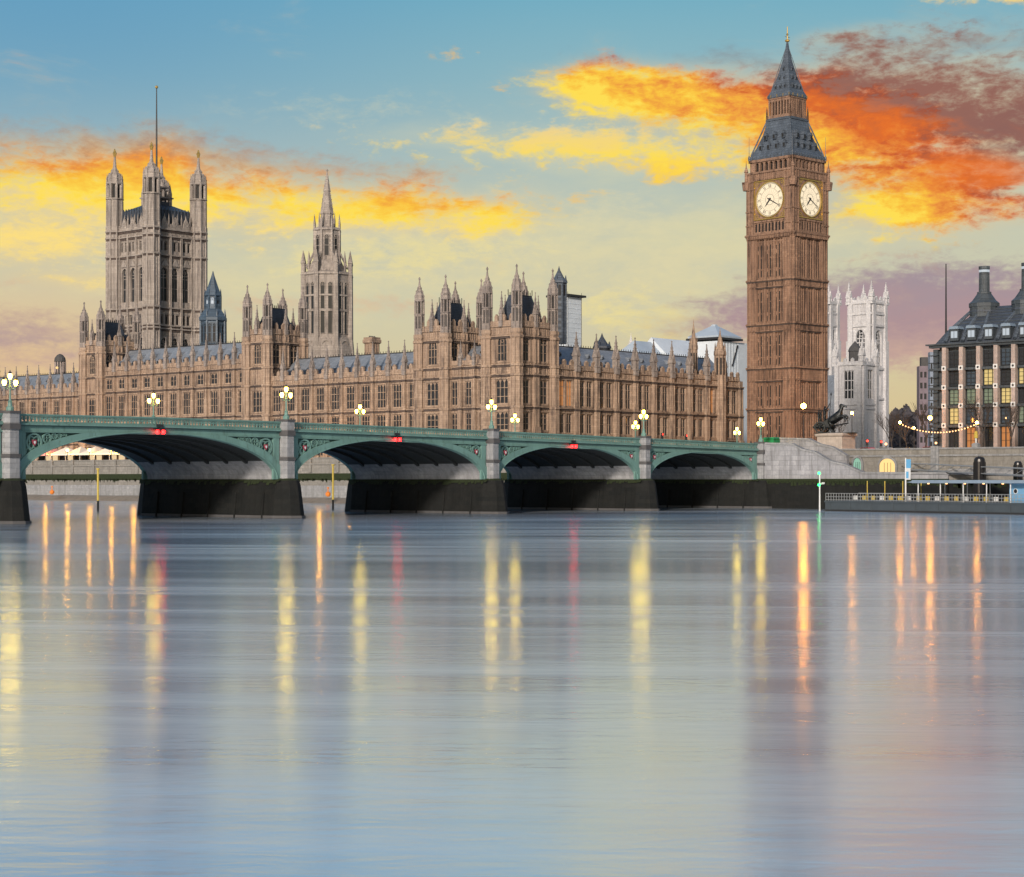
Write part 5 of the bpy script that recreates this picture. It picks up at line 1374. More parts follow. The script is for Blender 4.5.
# statue group on its plinth
def plinth():
    x0, y0, _ = on_x(842, 280.0)
    o = thing('statue_plinth', 'tall pale granite plinth carrying the bronze chariot group', 'plinth', (x0 + 2.2, y0 + 2.5, ZG))
    b = MB('plinth_stone'); cx, cy = x0 + 2.2, y0 + 2.5
    b.rect(cx, cy, [(2.6, 2.9, 7.0), (2.6, 2.9, 9.9), (2.35, 2.65, 10.2), (2.2, 2.5, 10.3), (2.2, 2.5, 12.2), (2.35, 2.65, 12.3), (2.5, 2.8, 12.5), (2.5, 2.8, 12.8), (2.2, 2.5, 12.9)]); b.build('block', o)
    return cx, cy
PX, PY = plinth()
def skin_mesh(name, V, E, Rr, mat, sub=2):
    me = bpy.data.meshes.new(name); me.from_pydata(V, E, []); ob = bpy.data.objects.new(name, me); COL.objects.link(ob)
    sk = ob.modifiers.new('s', 'SKIN')
    for i, r in enumerate(Rr):
        d = me.skin_vertices[0].data[i]; d.radius = (r, r) if not hasattr(r, '__len__') else r
    me.skin_vertices[0].data[0].use_root = True
    ob.modifiers.new('d', 'SUBSURF').levels = sub
    dg = bpy.context.evaluated_depsgraph_get(); out = bpy.data.meshes.new_from_object(ob.evaluated_get(dg))
    bpy.data.objects.remove(ob); out.materials.clear(); out.materials.append(MATS[mat])
    out.polygons.foreach_set('use_smooth', [True] * len(out.polygons)); return out
def horse_mesh():
    V = [(-.75, 0, 1.35), (0, 0, 1.42), (.7, 0, 1.62), (1.15, 0, 2.15), (1.3, 0, 2.5), (1.72, 0, 2.3), (1.95, 0, 2.12),
         (-1.1, 0, 1.45), (-1.35, 0, 1.2), (-1.45, 0, .7)]
    Rr = [.40, .42, .40, .22, .17, .13, .09, .16, .08, .04]
    E = [(0, 1), (1, 2), (2, 3), (3, 4), (4, 5), (5, 6), (0, 7), (7, 8), (8, 9)]
    def leg(root, pts, rr):
        k = root
        for p, r in zip(pts, rr): V.append(p); Rr.append(r); E.append((k, len(V) - 1)); k = len(V) - 1
    for s in (-1, 1):
        leg(0, [(-.85, s * .24, 1.1), (-.55, s * .26, .78), (-.95, s * .25, .45), (-.85, s * .25, .06), (-.74, s * .25, .02)], [.24, .15, .09, .07, .09])
        leg(2, [(.85, s * .22, 1.3), (1.25 + .1 * s, s * .24, 1.35), (1.45 + .1 * s, s * .24, .95 + .15 * s), (1.3 + .1 * s, s * .24, .75 + .15 * s)], [.20, .12, .07, .08])
        leg(4, [(1.22, s * .09, 2.66)], [.05])
    return skin_mesh('horse', V, E, Rr, 'bronze')
def body_mesh(mat, pose='stand', arm=None):
    V = [(0, 0, .95), (0, 0, 1.2), (0, 0, 1.42), (.02, 0, 1.55), (.04, 0, 1.68), (.04, 0, 1.80)]
    Rr = [(.15, .12), (.14, .11), (.17, .12), .06, .095, .08]; E = [(i, i + 1) for i in range(5)]
    def limb(root, pts, rr):
        k = root
        for p, r in zip(pts, rr): V.append(p); Rr.append(r); E.append((k, len(V) - 1)); k = len(V) - 1
    for s in (-1, 1):
        st = .16 * s if pose == 'walk' else .03 * s
        limb(0, [(0, s * .10, .88), (st * .6 + .03, s * .10, .5), (st - .02, s * .10, .09), (st + .14, s * .1, .04)], [.10, .075, .05, .045])
        a = arm if (arm and s > 0) else [(.0, s * .21, 1.40), (-.05 * s, s * .25, 1.12), (.1 - .05 * s, s * .24, .88)]
        limb(2, a, [.065, .05, .04])
    return skin_mesh('person', V, E, Rr, mat)
def statue():
    o = thing('statue', 'dark bronze chariot group with rearing horses on the plinth by the stairs', 'statue', (PX, PY, 12.9), R(-72)); o.scale = (1.45,) * 3
    hm = horse_mesh()
    for s in (-1, 1): h_ = link('horse', hm, o, (.45, s * .72, .28), R(5 * s)); h_.scale = (.92, 1.1, 1.12); h_.rotation_euler.y = -R(20 + 4 * s)
    b = MB('bronze'); b.rect(-1.6, 0, [(.95, .95, .55), (1.05, 1.0, .75), (1.05, 1.0, .85)]); b.box(-.8, -.62, -.95, .95, .8, 1.75)
    for s in (-1, 1): b.poly([(-2.5, .8), (-.65, .8), (-.65, 1.75), (-1.4, 1.3), (-2.5, 1.0)], *sorted((s * .98, s * .88)))
    b.tube((-.8, 0, .75), (1.5, 0, 1.2), .08); b.box(-2.4, 2.3, -1.4, 1.4, -.003, .06); b.build('chariot', o, True)
    for s in (-1, 1):
        b = MB('bronze'); b.M = Matrix.Translation((-1.7, s * 1.15, .72)); b.ring(0, 0, .52, .68, -.07, .07, 20)
        for q in range(8): a = q * math.pi / 4; b.tube((0, 0, 0), (.55 * math.cos(a), 0, .55 * math.sin(a)), .05)
        b.lathe(0, 0, [(.1, -.1), (.1, .1)], 8); b.build('wheel', o, True)
    fm = body_mesh('bronze', arm=[(.1, .24, 1.5), (.25, .34, 1.75), (.38, .38, 2.05)])
    link('figure', fm, o, (-1.4, 0, .85)).scale = (1.35,) * 3
    f2 = body_mesh('bronze')
    for s in (-1, 1): link('figure', f2, o, (-2.0, s * .55, .85)).scale = (1.05,) * 3
    b = MB('bronze'); b.tube((-.95, .5, 1.8), (-.75, .55, 4.6), .05, .03); b.lathe(-.745, .552, [(.02, 4.5), (.1, 4.65), (.01, 5.0)], 6); b.build('spear', o, True)
statue()

# people and small things on the approach
pm = body_mesh('coat_dark', 'walk')
def person(px, y, label, rz):
    x = on_y(px, y)[0]; z = ztop(x) - 1.22
    o = tag(link('person', pm if rz > 0 else pm.copy(), None, (x, y, z), rz), label, 'person'); 
person(710, YB + 2.2, 'person in dark coat walking on the bridge before the palace windows', R(10))
person(751, YB + 2.6, 'person in dark coat walking near the end of the bridge parapet', R(190))

def green_kiosk(px, y, w, h, label):
    x = on_y(px, y)[0]; z = 9.5
    o = thing('kiosk', label, 'kiosk', (x, y, z), 0, 'green kiosks at the bridge end')
    b = MB('kiosk_green', 'iron_black'); b.rect(0, 0, [(w / 2, 1.0, 0), (w / 2, 1.0, h), (w / 2 + .15, 1.15, h), (w / 2 + .15, 1.15, h + .12), (w / 2 - .1, .9, h + .3)])
    for i in range(6): q = -w / 2 + w * i / 5; b.box(q - .04, q + .04, -1.05, -1.0, .1, h - .05, 0)
    b.build('booth', o, True)
    b = MB('green_glow'); b.box(-.18, .18, -1.12, -1.06, h - .75, h - .55); b.build('sign_lamp', o, True)
green_kiosk(777, YB + 3.0, 5.2, 2.3, 'long green kiosk on the pavement below the clock tower')
green_kiosk(836, YB + 2.5, 1.7, 2.3, 'small green booth beside the statue plinth')
for (px, lab) in ((662, 'red traffic light on the far side of the bridge, left one of the pair'), (686, 'red traffic light on the far side of the bridge, nearer the clock tower')):
    x = on_y(px, YB + 20)[0]; z = ztop(x) - 1.2
    o = thing('traffic_light', lab, 'traffic light', (x, YB + 20, z), 0, 'traffic lights on the bridge')
    b = MB('iron_black'); b.lathe(0, 0, [(.09, 0), (.07, 2.3)], 6); b.box(-.18, .18, -.14, .14, 2.2, 3.3); b.build('post', o, True)
    b = MB('tail_glow'); b.lathe(0, 0, [(.01, 0), (.15, .001), (.15, .1), (.01, .12)], 10); me = b.mesh('lamp'); l = link('lamp', me, o, (0, -.12, 3.05)); l.rotation_euler = (R(90), 0, 0)

for (px, xq, lab) in ((867, 288, 'red traffic light on the embankment road right of the statue plinth'), (881, 296, 'red traffic light on the embankment road below the abbey tower')):
    p = on_x(px, xq); o = thing('traffic_light', lab, 'traffic light', (p[0], p[1], ZG), R(-40), 'traffic lights on the embankment')
    b = MB('iron_black'); b.lathe(0, 0, [(.09, 0), (.07, 2.0)], 6); b.box(-.18, .18, -.14, .14, 1.9, 3.0); b.build('post', o, True)
    b = MB('tail_glow'); b.lathe(0, 0, [(.01, 0), (.2, .001), (.2, .1), (.01, .12)], 10); l = link('lamp', b.mesh('lamp'), o, (0, -.12, 2.7)); l.rotation_euler = (R(90), 0, 0)
# vehicles
def car(loc, rz, paint, label, group='cars on the road along the embankment'):
    o = thing('car', label, 'car', loc, rz, group)
    b = MB(paint)
    P = [(-2.1, .35), (2.1, .35), (2.15, .7), (1.95, .86), (1.1, .95), (.45, 1.4), (-1.1, 1.44), (-1.75, 1.0), (-2.12, .92)]
    b.poly(P, -.82, .82); b.build('body', o, True)
    b = MB('glass_dark'); b.poly([(1.0, .97), (.42, 1.36), (-1.05, 1.39), (-1.62, 1.0)], -.835, .835); b.build('glazing', o, True)
    for sx in (-1.3, 1.3):
        for s in (-1, 1):
            b = MB('rubber', 'paint_silver'); b.M = Matrix.Translation((sx, s * .78, .33)) @ Matrix.Rotation(R(90), 4, 'X'); b.lathe(0, 0, [(.25, -.11), (.33, -.1), (.33, .1), (.25, .11)], 14); b.lathe(0, 0, [(.2, -.12), (.2, .12)], 10, m=1); b.build('wheel', o, True)
    for s in (-1, 1):
        b = MB('tail_glow'); b.box(-2.14, -2.08, s * .62 - .14, s * .62 + .14, .72, .9); b.build('tail_light', o, True)
        b = MB('bulb_glow'); b.box(2.08, 2.13, s * .6 - .15, s * .6 + .15, .62, .76); b.build('headlight', o, True)
    return o
xr = 283
car((xr, on_x(866, xr)[1], ZG), R(80), 'paint_red', 'red car on the embankment road just right of the plinth')
car((xr + 1, on_x(884, xr + 1)[1], ZG), R(88), 'paint_silver', 'silver car on the embankment road above the glowing kiosk')
car((xr - 1.5, on_x(905, xr - 1.5)[1], ZG), R(-90), 'paint_black', 'black car on the embankment road behind the festoon lights')
car((xr, on_x(928, xr)[1], ZG), R(90), 'paint_red', 'dark red car on the embankment road before the office block')

# ------------------------------------------------------------------ pontoon pier on the river
def pontoon():
    a = Vector((247.6, 152.0)); c = Vector((236.5, 104.0)); L = (c - a).length; rz = math.atan2(c.y - a.y, c.x - a.x)
    o = thing('landing_pontoon', 'long grey floating landing stage with railings moored off the right bank', 'pontoon', (a.x, a.y, 0), rz)
    # local x runs along the pontoon to the right, local y towards the bank is +y
    b = MB('hull_grey', 'iron_black'); b.box(0, L, 0, 7.5, -.5, 1.35, 0); b.box(-.1, L + .1, -.12, 7.6, 1.35, 1.6, 0); b.box(-.05, L, -.08, 0, .0, .25, 1)
    for i in range(12): x = 1 + i * (L - 2) / 11; b.box(x - .08, x + .08, -.1, 0, .2, 1.35, 0)
    b.build('hull', o, True)
    b = MB('rail_metal')
    n = int(L / .55)
    for i in range(n + 1): x = L * i / n; b.box(x - .03, x + .03, .1, .16, 1.6, 2.75)
    for z in (2.72, 2.2, 1.75): b.box(0, L, .1, .16, z - .03, z + .04)
    for z in (2.72, 2.2): b.box(0, L, 7.3, 7.36, z - .03, z + .04)
    b.build('railing', o, True)
    b = MB('canopy_blue', 'white_metal'); x0 = 17.0
    b.box(x0, L + 4, .6, 7.2, 4.35, 4.6, 0); b.poly([(x0 - 1.2, 4.42), (x0, 4.35), (x0, 4.6)], .6, 7.2, 0); b.box(x0, L + 4, .5, .62, 4.3, 4.75, 0)
    for i in range(8):
        x = x0 + .8 + i * 4.2
        for y in (1.0, 6.8): b.lathe(x, y, [(.08, 1.6), (.08, 4.35)], 6, m=1)
    b.build('canopy', o, True)
    for i in range(9): b = MB('bulb_glow'); x = x0 + 1.5 + i * 3.4; b.lathe(x, 2.4, [(.16, 4.16), (.16, 4.33)], 8); b.build('canopy_lamp', o, True)
    b = MB('timber_yellow', 'white_metal')
    for i in range(26): x = 2 + i * (L - 4) / 25; b.box(x - .4, x + .4, 4.5, 4.56, 1.75, 2.35, 0 if i % 3 else 1)
    for i in range(4): x = 4 + i * 3.6; b.lathe(x, 5.0, [(.07, 1.6), (.07, 4.6)], 6, m=0)
    b.build('bench_rail', o, True)
    k = thing('ticket_kiosk', 'pale blue ticket kiosk with round windows under the canopy at the right edge', 'kiosk', o.matrix_world @ Vector((0, 0, 0)) if False else (a.x + math.cos(rz) * 33.4 - math.sin(rz) * 2.2, a.y + math.sin(rz) * 33.4 + math.cos(rz) * 2.2, 1.6), rz)
    b = MB('kiosk_blue', 'glass_dark', 'white_metal'); b.box(0, 9, 0, 3.4, 0, 2.7, 0)
    for i in range(4): b.M = Matrix.Translation((1.1 + i * 1.9, 0, 1.6)); b.ring(0, 0, .01, .3, -.02, .02, 12, 1); b.ring(0, 0, .3, .38, -.04, .02, 12, 2)
    b.M = None; b.box(2.95, 3.05, -.02, 0, .1, 2.4, 2); b.build('cabin', k, True)
    f = thing('banner_pole', 'white pole with a blue and white banner standing on the landing stage', 'banner', (a.x + math.cos(rz) * 15.2 - math.sin(rz) * 1.2, a.y + math.sin(rz) * 15.2 + math.cos(rz) * 1.2, 1.6), rz)
    b = MB('white_metal'); b.lathe(0, 0, [(.13, 0), (.1, 6.4)], 8); b.build('pole', f, True)
    b = MB('banner_blue', 'white_metal'); b.box(.12, 1.0, -.02, .02, 4.9, 6.2, 0); b.box(.12, .95, -.021, .021, 3.2, 4.9, 1); b.box(.12, .6, -.03, .03, 3.4, 4.4, 0); b.build('banner', f, True)
    g = thing('harbour_light', 'white post with two green lights at the upstream end of the landing stage', 'navigation light', (a.x - .6, a.y + .6, 0), rz)
    b = MB('white_metal'); b.lathe(0, 0, [(.13, -.5), (.1, 5.8)], 8); b.box(0, .9, -.05, .05, 4.1, 4.2); b.box(.5, .95, -.1, .1, 4.15, 4.4); b.build('post', g, True)
    for z in (5.8, 4.0): b = MB('green_glow'); b.ball((0, -.15, z), .22, 8); b.build('lamp', g, True)
    # gangway to the bank
    q0 = Vector(on_x(906, XE - .5)[:2]); q1 = Vector((a.x + math.cos(rz) * 39 - math.sin(rz) * 7, a.y + math.sin(rz) * 39 + math.cos(rz) * 7))
    gw = thing('gangway', 'long white railed gangway sloping from the quay to the landing stage', 'gangway', (q0.x, q0.y, 0))
    b = MB('rail_metal'); n = 16
    d = (q1 - q0); pn = Vector((-d.y, d.x)).normalized() * .9
    for s in (-1, 1):
        A = Vector((*(q0 + pn * s), 0)); B = Vector((*(q1 + pn * s), 0)); up = lambda v, z: (v.x, v.y, z)
        b.tube(up(A, 7.5), up(B, 6.1), .08); b.tube(up(A, 6.5), up(B, 5.1), .08)
        for i in range(n):
            p = A.lerp(B, i / n); r = A.lerp(B, (i + 1) / n); zl = 6.5 - 1.4 * i / n; zh = 7.5 - 1.4 * (i + 1) / n
            b.tube(up(p, zl), up(r, zh), .03)
    A, B = q0, q1; b.add([(A.x - pn.x, A.y - pn.y, 6.35), (A.x + pn.x, A.y + pn.y, 6.35), (B.x + pn.x, B.y + pn.y, 4.95), (B.x - pn.x, B.y - pn.y, 4.95)], [(0, 1, 2, 3)]); b.build('truss', gw)
pontoon()
def dolphin(px, x, py0, r, label):
    p = on_x(px, x); o = thing('mooring_pile', label, 'mooring pile', (p[0], p[1], 0), 0, 'dark mooring piles behind the landing stage')
    z = hz(py0, p[2]); b = MB('paint_black'); b.lathe(0, 0, [(r, -1), (r, z - r * .9), (r * .93, z - r * .45), (r * .7, z - r * .12), (.05, z)], 16)
    for q in range(4): a = q * math.pi / 2 + .6; b.lathe(r * math.cos(a), r * math.sin(a), [(.09, 0), (.09, z - r)], 6)
    b.build('pile', o, True)
dolphin(979.5, 258, 456.5, .85, 'fat dark round topped mooring pile against the embankment wall')
dolphin(1018, 256, 461, .6, 'thinner dark mooring pile at the right border')
def wall_post():
    p = on_x(976, XE + .4); o = thing('wall_lamp', 'small yellow lantern on a pedestal of the embankment wall', 'lamp', (p[0], p[1], 10.0))
    b = MB('granite'); b.rect(0, 0, [(.5, .5, 0), (.5, .5, .5), (.25, .25, .7)]); b.build('pedestal', o, True)
    b = MB('timber_yellow', 'white_metal'); b.lathe(0, 0, [(.12, .7), (.15, 1.4)], 8, m=1); b.lathe(0, 0, [(.15, 1.4), (.32, 1.5), (.28, 2.3), (.1, 2.6)], 8); b.build('lantern', o, True)
wall_post()

def post_in_river(px, Z, py, label):
    p = at_z(px, Z); o = thing('mooring_post', label, 'post', (p[0], p[1], 0), 0, 'yellow posts in the river beyond the bridge')
    b = MB('timber_yellow', 'algae_stone'); z = hz(py, Z); b.lathe(0, 0, [(.16, 1.6), (.16, z - .1), (.28, z - .08), (.28, z + .12)], 8); b.lathe(0, 0, [(.17, -1), (.17, 1.6)], 8, m=1); b.build('shaft', o, True)
post_in_river(98, 285, 469, 'slim yellow post in the water under the left arch')
post_in_river(333, 300, 465, 'slim yellow post in the water under the second arch')
def buoy(px, y_, label):
    p = on_x(px, XW - 6); o = thing('buoy', label, 'buoy', (p[0], p[1], y_), 0, 'orange buoys by the far river wall')
    b = MB('buoy_orange'); b.ball((0, 0, .5), .55, 10); b.lathe(0, 0, [(.12, .8), (.1, 1.6), (.22, 1.65), (.2, 1.95)], 8); b.build('float', o, True)
buoy(52, 1.4, 'orange buoy near the river wall under the left arch'); buoy(328, 1.4, 'orange buoy beside the yellow post under the second arch')

# ------------------------------------------------------------------ office block with ribbed roof and chimneys
def office():
    u0 = 307.0; yL = 166.0; bay = 3.43 * 1.0; nb = 15; st = 'pink_stone'
    Z = 338; zz = lambda py: hz(py, Z)
    o = thing('office_block', 'dark roofed office block with pink stone piers and lit windows at the right edge', 'office building', (u0 + 8, yL - 20, ZG))
    ys = [on_x(px, u0)[1] for px in (945.8, 962.9, 980.2, 997.5, 1015)]
    bay = (ys[0] - ys[-1]) / 4; yL = ys[0] + bay * .5; L = bay * nb
    zE = zz(347); b = MB('office_roof', 'iron_black'); b.M = ME(yL, u0)
    b.box(0, L, .8, 20, ZG, zE)
    b.box(-1.4, L, -.6, .8, zE - .1, zE + .35); b.box(-1.9, L, -1.0, .8, zE + .35, zE + .6)
    floors = [zz(y) for y in (425.5, 406, 387.5, 368.5)]
    for z in floors: b.box(-1.6, L, -.15, .8, z - .35, z + .1)
    for k in range(12): z = ZG + 3.5 + (zE - ZG - 5) * k / 11; b.box(-1.7, 0, -.3, .8, z, z + .14)
    b.box(-.9, 0, .1, 10, ZG, zE - .3)
    b.build('wall', o)
    b = MB(st, 'white_metal', 'iron_black'); b.M = ME(yL, u0)
    for i in range(nb):
        x = bay * (i + .5); b.box(x - .38, x + .38, -.75, .3, ZG, zE - .1, 0)
        for z in floors: b.box(x - .42, x + .42, -.85, -.75, z - .42, z + .42, 1); b.M = ME(yL, u0) @ Matrix.Translation((x, -.86, z)); b.ring(0, 0, .01, .22, -.01, .02, 8, 2); b.M = ME(yL, u0)
    b.build('pier', o)
    lv = [ZG + .3] + floors + [zE - .3]
    rnd = random.Random(5)
    for i in range(-1, nb - 1):
        for j in range(5):
            za, zb = lv[j] + .25, lv[j + 1] - .45; w = bay - .85
            if i < 0: continue
            gl = rnd.choice(['glass_blue', 'glass_dark', 'glass_green', 'glass_yellow', 'glass_yellow'] if i > 1 else ['glass_blue', 'glass_green', 'glass_dark'])
            if j == 1 and i == 0: gl = 'glass_yellow'
            if j == 0: gl = rnd.choice(['glass_dark', 'glass_dark', 'glass_lit'])
            m = window_mesh(w, zb - za, 3, False, gl, 'iron_black', (.22, .5, .78), .32, .07, False)
            p = ME(yL, u0) @ Vector((bay * (i + 1), .45, za)); link('window', m, o, p - o.location, -math.pi / 2)
            if j == 0:
                pass
    b = MB('roof_slate_dark', 'office_roof', 'glass_white', 'canopy_blue'); b.M = ME(yL, u0)
    z1, z2 = zE + .6, zz(305); 
    # mansard: steep dormer tier then long slope to the ridge
    zt = zz(330)
    b.add([(-.6, .2, z1), (L, .2, z1), (L, 1.8, zt), (1.0, 1.8, zt), (-.6, 20, z1), (L, 20, z1)], [(0, 1, 2, 3), (0, 3, 4)], 0)
    b.add([(1.0, 1.8, zt), (L, 1.8, zt), (L, 7.5, z2), (5.6, 7.5, z2), (1, 20, zt), (L, 20, zt)], [(0, 1, 2, 3), (0, 3, 4), (3, 2, 5, 4)], 0)
    for i in range(nb):
        x = bay * (i + 1)
        b.box(x - .85, x + .85, -.05, 1.4, z1 + .5, z1 + 2.6, 1); b.box(x - .62, x + .62, -.1, -.04, z1 + 1.0, z1 + 2.2, 2); b.poly([(x - 1.0, z1 + 2.6), (x + 1.0, z1 + 2.6), (x + .8, z1 + 3.1), (x - .8, z1 + 3.1)], -.3, 1.9, 3)
        b.box(x - .04, x + .04, -.14, -.05, z1 + 1.0, z1 + 2.2, 1)
    chx = [bay * 1.62, bay * 4.1, bay * 6.7, bay * 9.3]
    for i in range(nb * 1):                                     # ribs sweeping up towards the chimneys
        x = bay * (i + .5); tx = min(chx, key=lambda c: abs(c - x))
        e = tx + max(-1.6, min(1.6, (x - tx) * .42))
        b.tube((x, -.1, z1 + .4), (x, 1.6, zt), .34, .34, 6, 'tower_iron'); b.tube((x, 1.7, zt), (e, 7.5, z2 + .2), .40, .26, 6, 'tower_iron')
    for k in range(7):
        t = k / 7; b.box(1 + 4.6 * t, L, 1.8 + 5.7 * t - .07, 1.8 + 5.7 * t + .05, zt + (z2 - zt) * t, zt + (z2 - zt) * t + .1, 1)
    b.build('roof', o)
    for c in chx:
        b = MB('office_roof', 'roof_slate_dark', 'glass_white'); b.M = ME(yL, u0)
        ze = z2 - .4; top = zz(264) if True else 0
        b.lathe(c, 7.5, [(2.65, ze - 1.5), (2.65, ze + .3), (2.8, ze + .35), (2.8, ze + 1.0), (2.2, ze + 1.5), (1.5, ze + 2.5), (1.3, ze + 2.8), (1.3, ze + 3.1), (.98, ze + 3.2), (.88, top - .6), (1.02, top - .5), (1.02, top)], 14)
        b.lathe(c, 7.5, [(2.72, ze - .6), (2.72, ze - .3)], 14, m=1); b.lathe(c, 7.5, [(.97, top - 1.1), (.97, top - .65)], 14, m=2)
        for i in range(14): a = i * math.pi / 7; b.tube((c + .92 * math.cos(a), 7.5 + .92 * math.sin(a), ze + 2.7), (c + .87 * math.cos(a), 7.5 + .87 * math.sin(a), top - .7), .07, m=0)
        b.build('chimney', o)
    p = on_x(946, u0 + 2); f = thing('flagpole', 'bare thin flagpole rising from the corner of the office block roof', 'flagpole', (p[0], p[1], zz(340)))
    b = MB('iron_black'); b.lathe(0, 0, [(.22, -1.5), (.16, 4), (.1, zz(262) - zz(340))], 8); b.build('pole', f, True)
office()

# festoon lights and street lamps on the embankment
def festoon():
    A = Vector((*on_x(900, 283)[:2], hz(422, 312))); B = Vector((*on_x(977, 281)[:2], hz(422, 300)))
    o = thing('festoon_lights', 'string of warm festoon bulbs hanging between two posts on the embankment', 'festoon lights', (A.x, A.y, ZG))
    b = MB('iron_black'); 
    for P in (A, B): b.lathe(P.x, P.y, [(.12, ZG), (.08, P.z)], 6)
    b.build('post', o)
    b1, b2 = MB('iron_black'), MB('bulb_glow'); n = 26; prev = A
    for i in range(1, n + 1):
        t = i / n; p = A.lerp(B, t) - Vector((0, 0, 1.45 * 4 * t * (1 - t))); b1.tube(prev, p, .03, n=4); prev = p
        if i < n: b2.ball((p.x, p.y, p.z - .12), .12, 6)
    b1.build('cable', o); b2.build('bulb', o)
    b = MB('sodium_glow')
    for P in (A, B): b.ball((P.x, P.y, P.z + .1), .24, 8)
    b.build('globe', o)
festoon()
def road_lamp(px, x, py, r, label, mat='sodium_glow'):
    p = on_x(px, x); z = hz(py, p[2]); o = thing('road_lamp', label, 'street lamp', (p[0], p[1], ZG), 0, 'orange street lamps near the clock tower')
    b = MB('iron_black'); b.lathe(0, 0, [(.14, 0), (.12, .8), (.07, z - ZG - r)], 8); b.build('post', o, True)
    b = MB(mat); b.ball((0, 0, z - ZG), r, 10); b.build('globe', o, True)
road_lamp(930, 300, 418, .36, 'bright orange street lamp left of the office block')
road_lamp(914, 292, 428, .2, 'small orange street lamp below the festoon lights')
road_lamp(803.5, 330, 406, .55, 'bright orange lamp at the foot of the clock tower')
road_lamp(852, 345, 413, .28, 'pale orange street lamp behind the bronze chariot')
road_lamp(886, 288, 444, .22, 'low orange lamp behind the embankment parapet', 'bulb_glow')
road_lamp(936, 290, 443, .2, 'low orange lamp before the office block piers', 'bulb_glow')
road_lamp(1006, 303, 418, .16, 'small white lamp among the office piers', 'bulb_glow')

# ------------------------------------------------------------------ abbey and church
def abbey_tower(px0, pxc, px1, Z, label, pytop=302, tip=281):
    zz = lambda py: hz(py, Z)
    n = at_z(pxc, Z); x0, y0 = n[0], n[1]
    a = on_x(px0, x0)[1] - y0; w = on_y(px1, y0)[0] - x0
    o = thing('abbey_tower', label, 'church tower', (x0 + w / 2, y0 + a / 2, ZG), 0, 'pale twin towers of the abbey')
    b = MB('abbey_stone'); E_, N_ = ME(y0 + a, x0), MN(x0, y0); zt = zz(pytop)
    job = []
    for M, L in ((E_, a), (N_, w), (Rz(math.pi, (x0 + w, y0 + a, 0)), w), (Rz(math.pi / 2, (x0 + w, y0, 0)), a)):
        b.M = M; k = L / 12.0
        ops = [(L / 2 - 2.7 * k, L / 2 + 2.7 * k, zz(366), zz(329)), (L / 2 - 2.0 * k, L / 2 + 2.0 * k, zz(396), zz(372))]
        b.wall(0, L, ZG, zt, 0, .9, ops); job.append((M, ops))
        for s in (zz(398), zz(368), zz(325), zz(313), zt): b.box(-.3, L + .3, -.5, .1, s - .4, s + .3)
        for x in (.9, L - .9): b.box(x - 1.0, x + 1.0, -1.1, .1, ZG, zz(340)); b.box(x - .8, x + .8, -.7, .1, zz(340), zt)
        for i in range(9): x = 2 + (L - 4) * i / 8; b.box(x - .15, x + .15, -.25, 0, zz(324), zz(314)); b.box(x - .15, x + .15, -.25, 0, zz(311), zt - .5)
        battlement(b, L, zt, pitch=1.4, h=2.2)
    b.M = None; b.box(x0 + 1.2, x0 + w - 1.2, y0 + 1.2, y0 + a - 1.2, ZG, zt - .3)
    b.build('wall', o)
    for M, ops in job[:2]:
        for q in ops: p = M @ Vector(((q[0] + q[1]) / 2, 0, q[2])); link('window', window_mesh(q[1] - q[0], q[3] - q[2], 3, True, 'glass_dark', 'abbey_stone', (.4, .65), .8, .3), o, p - o.location, M.to_euler().z)
    H = zz(tip) - zt
    for cx in (x0, x0 + w):
        for cy in (y0, y0 + a): link('pinnacle', pinnacle_mesh(.85, H * .36, H * 1.12, 'abbey_stone'), o, Vector((cx, cy, zt - .5)) - o.location)
abbey_tower(849, 871.5, 886, 640, 'nearer pale abbey tower with tall arched window and four pinnacles')
abbey_tower(815, 829, 838.5, 700, 'farther pale abbey tower half hidden by the clock tower', 303, 284)
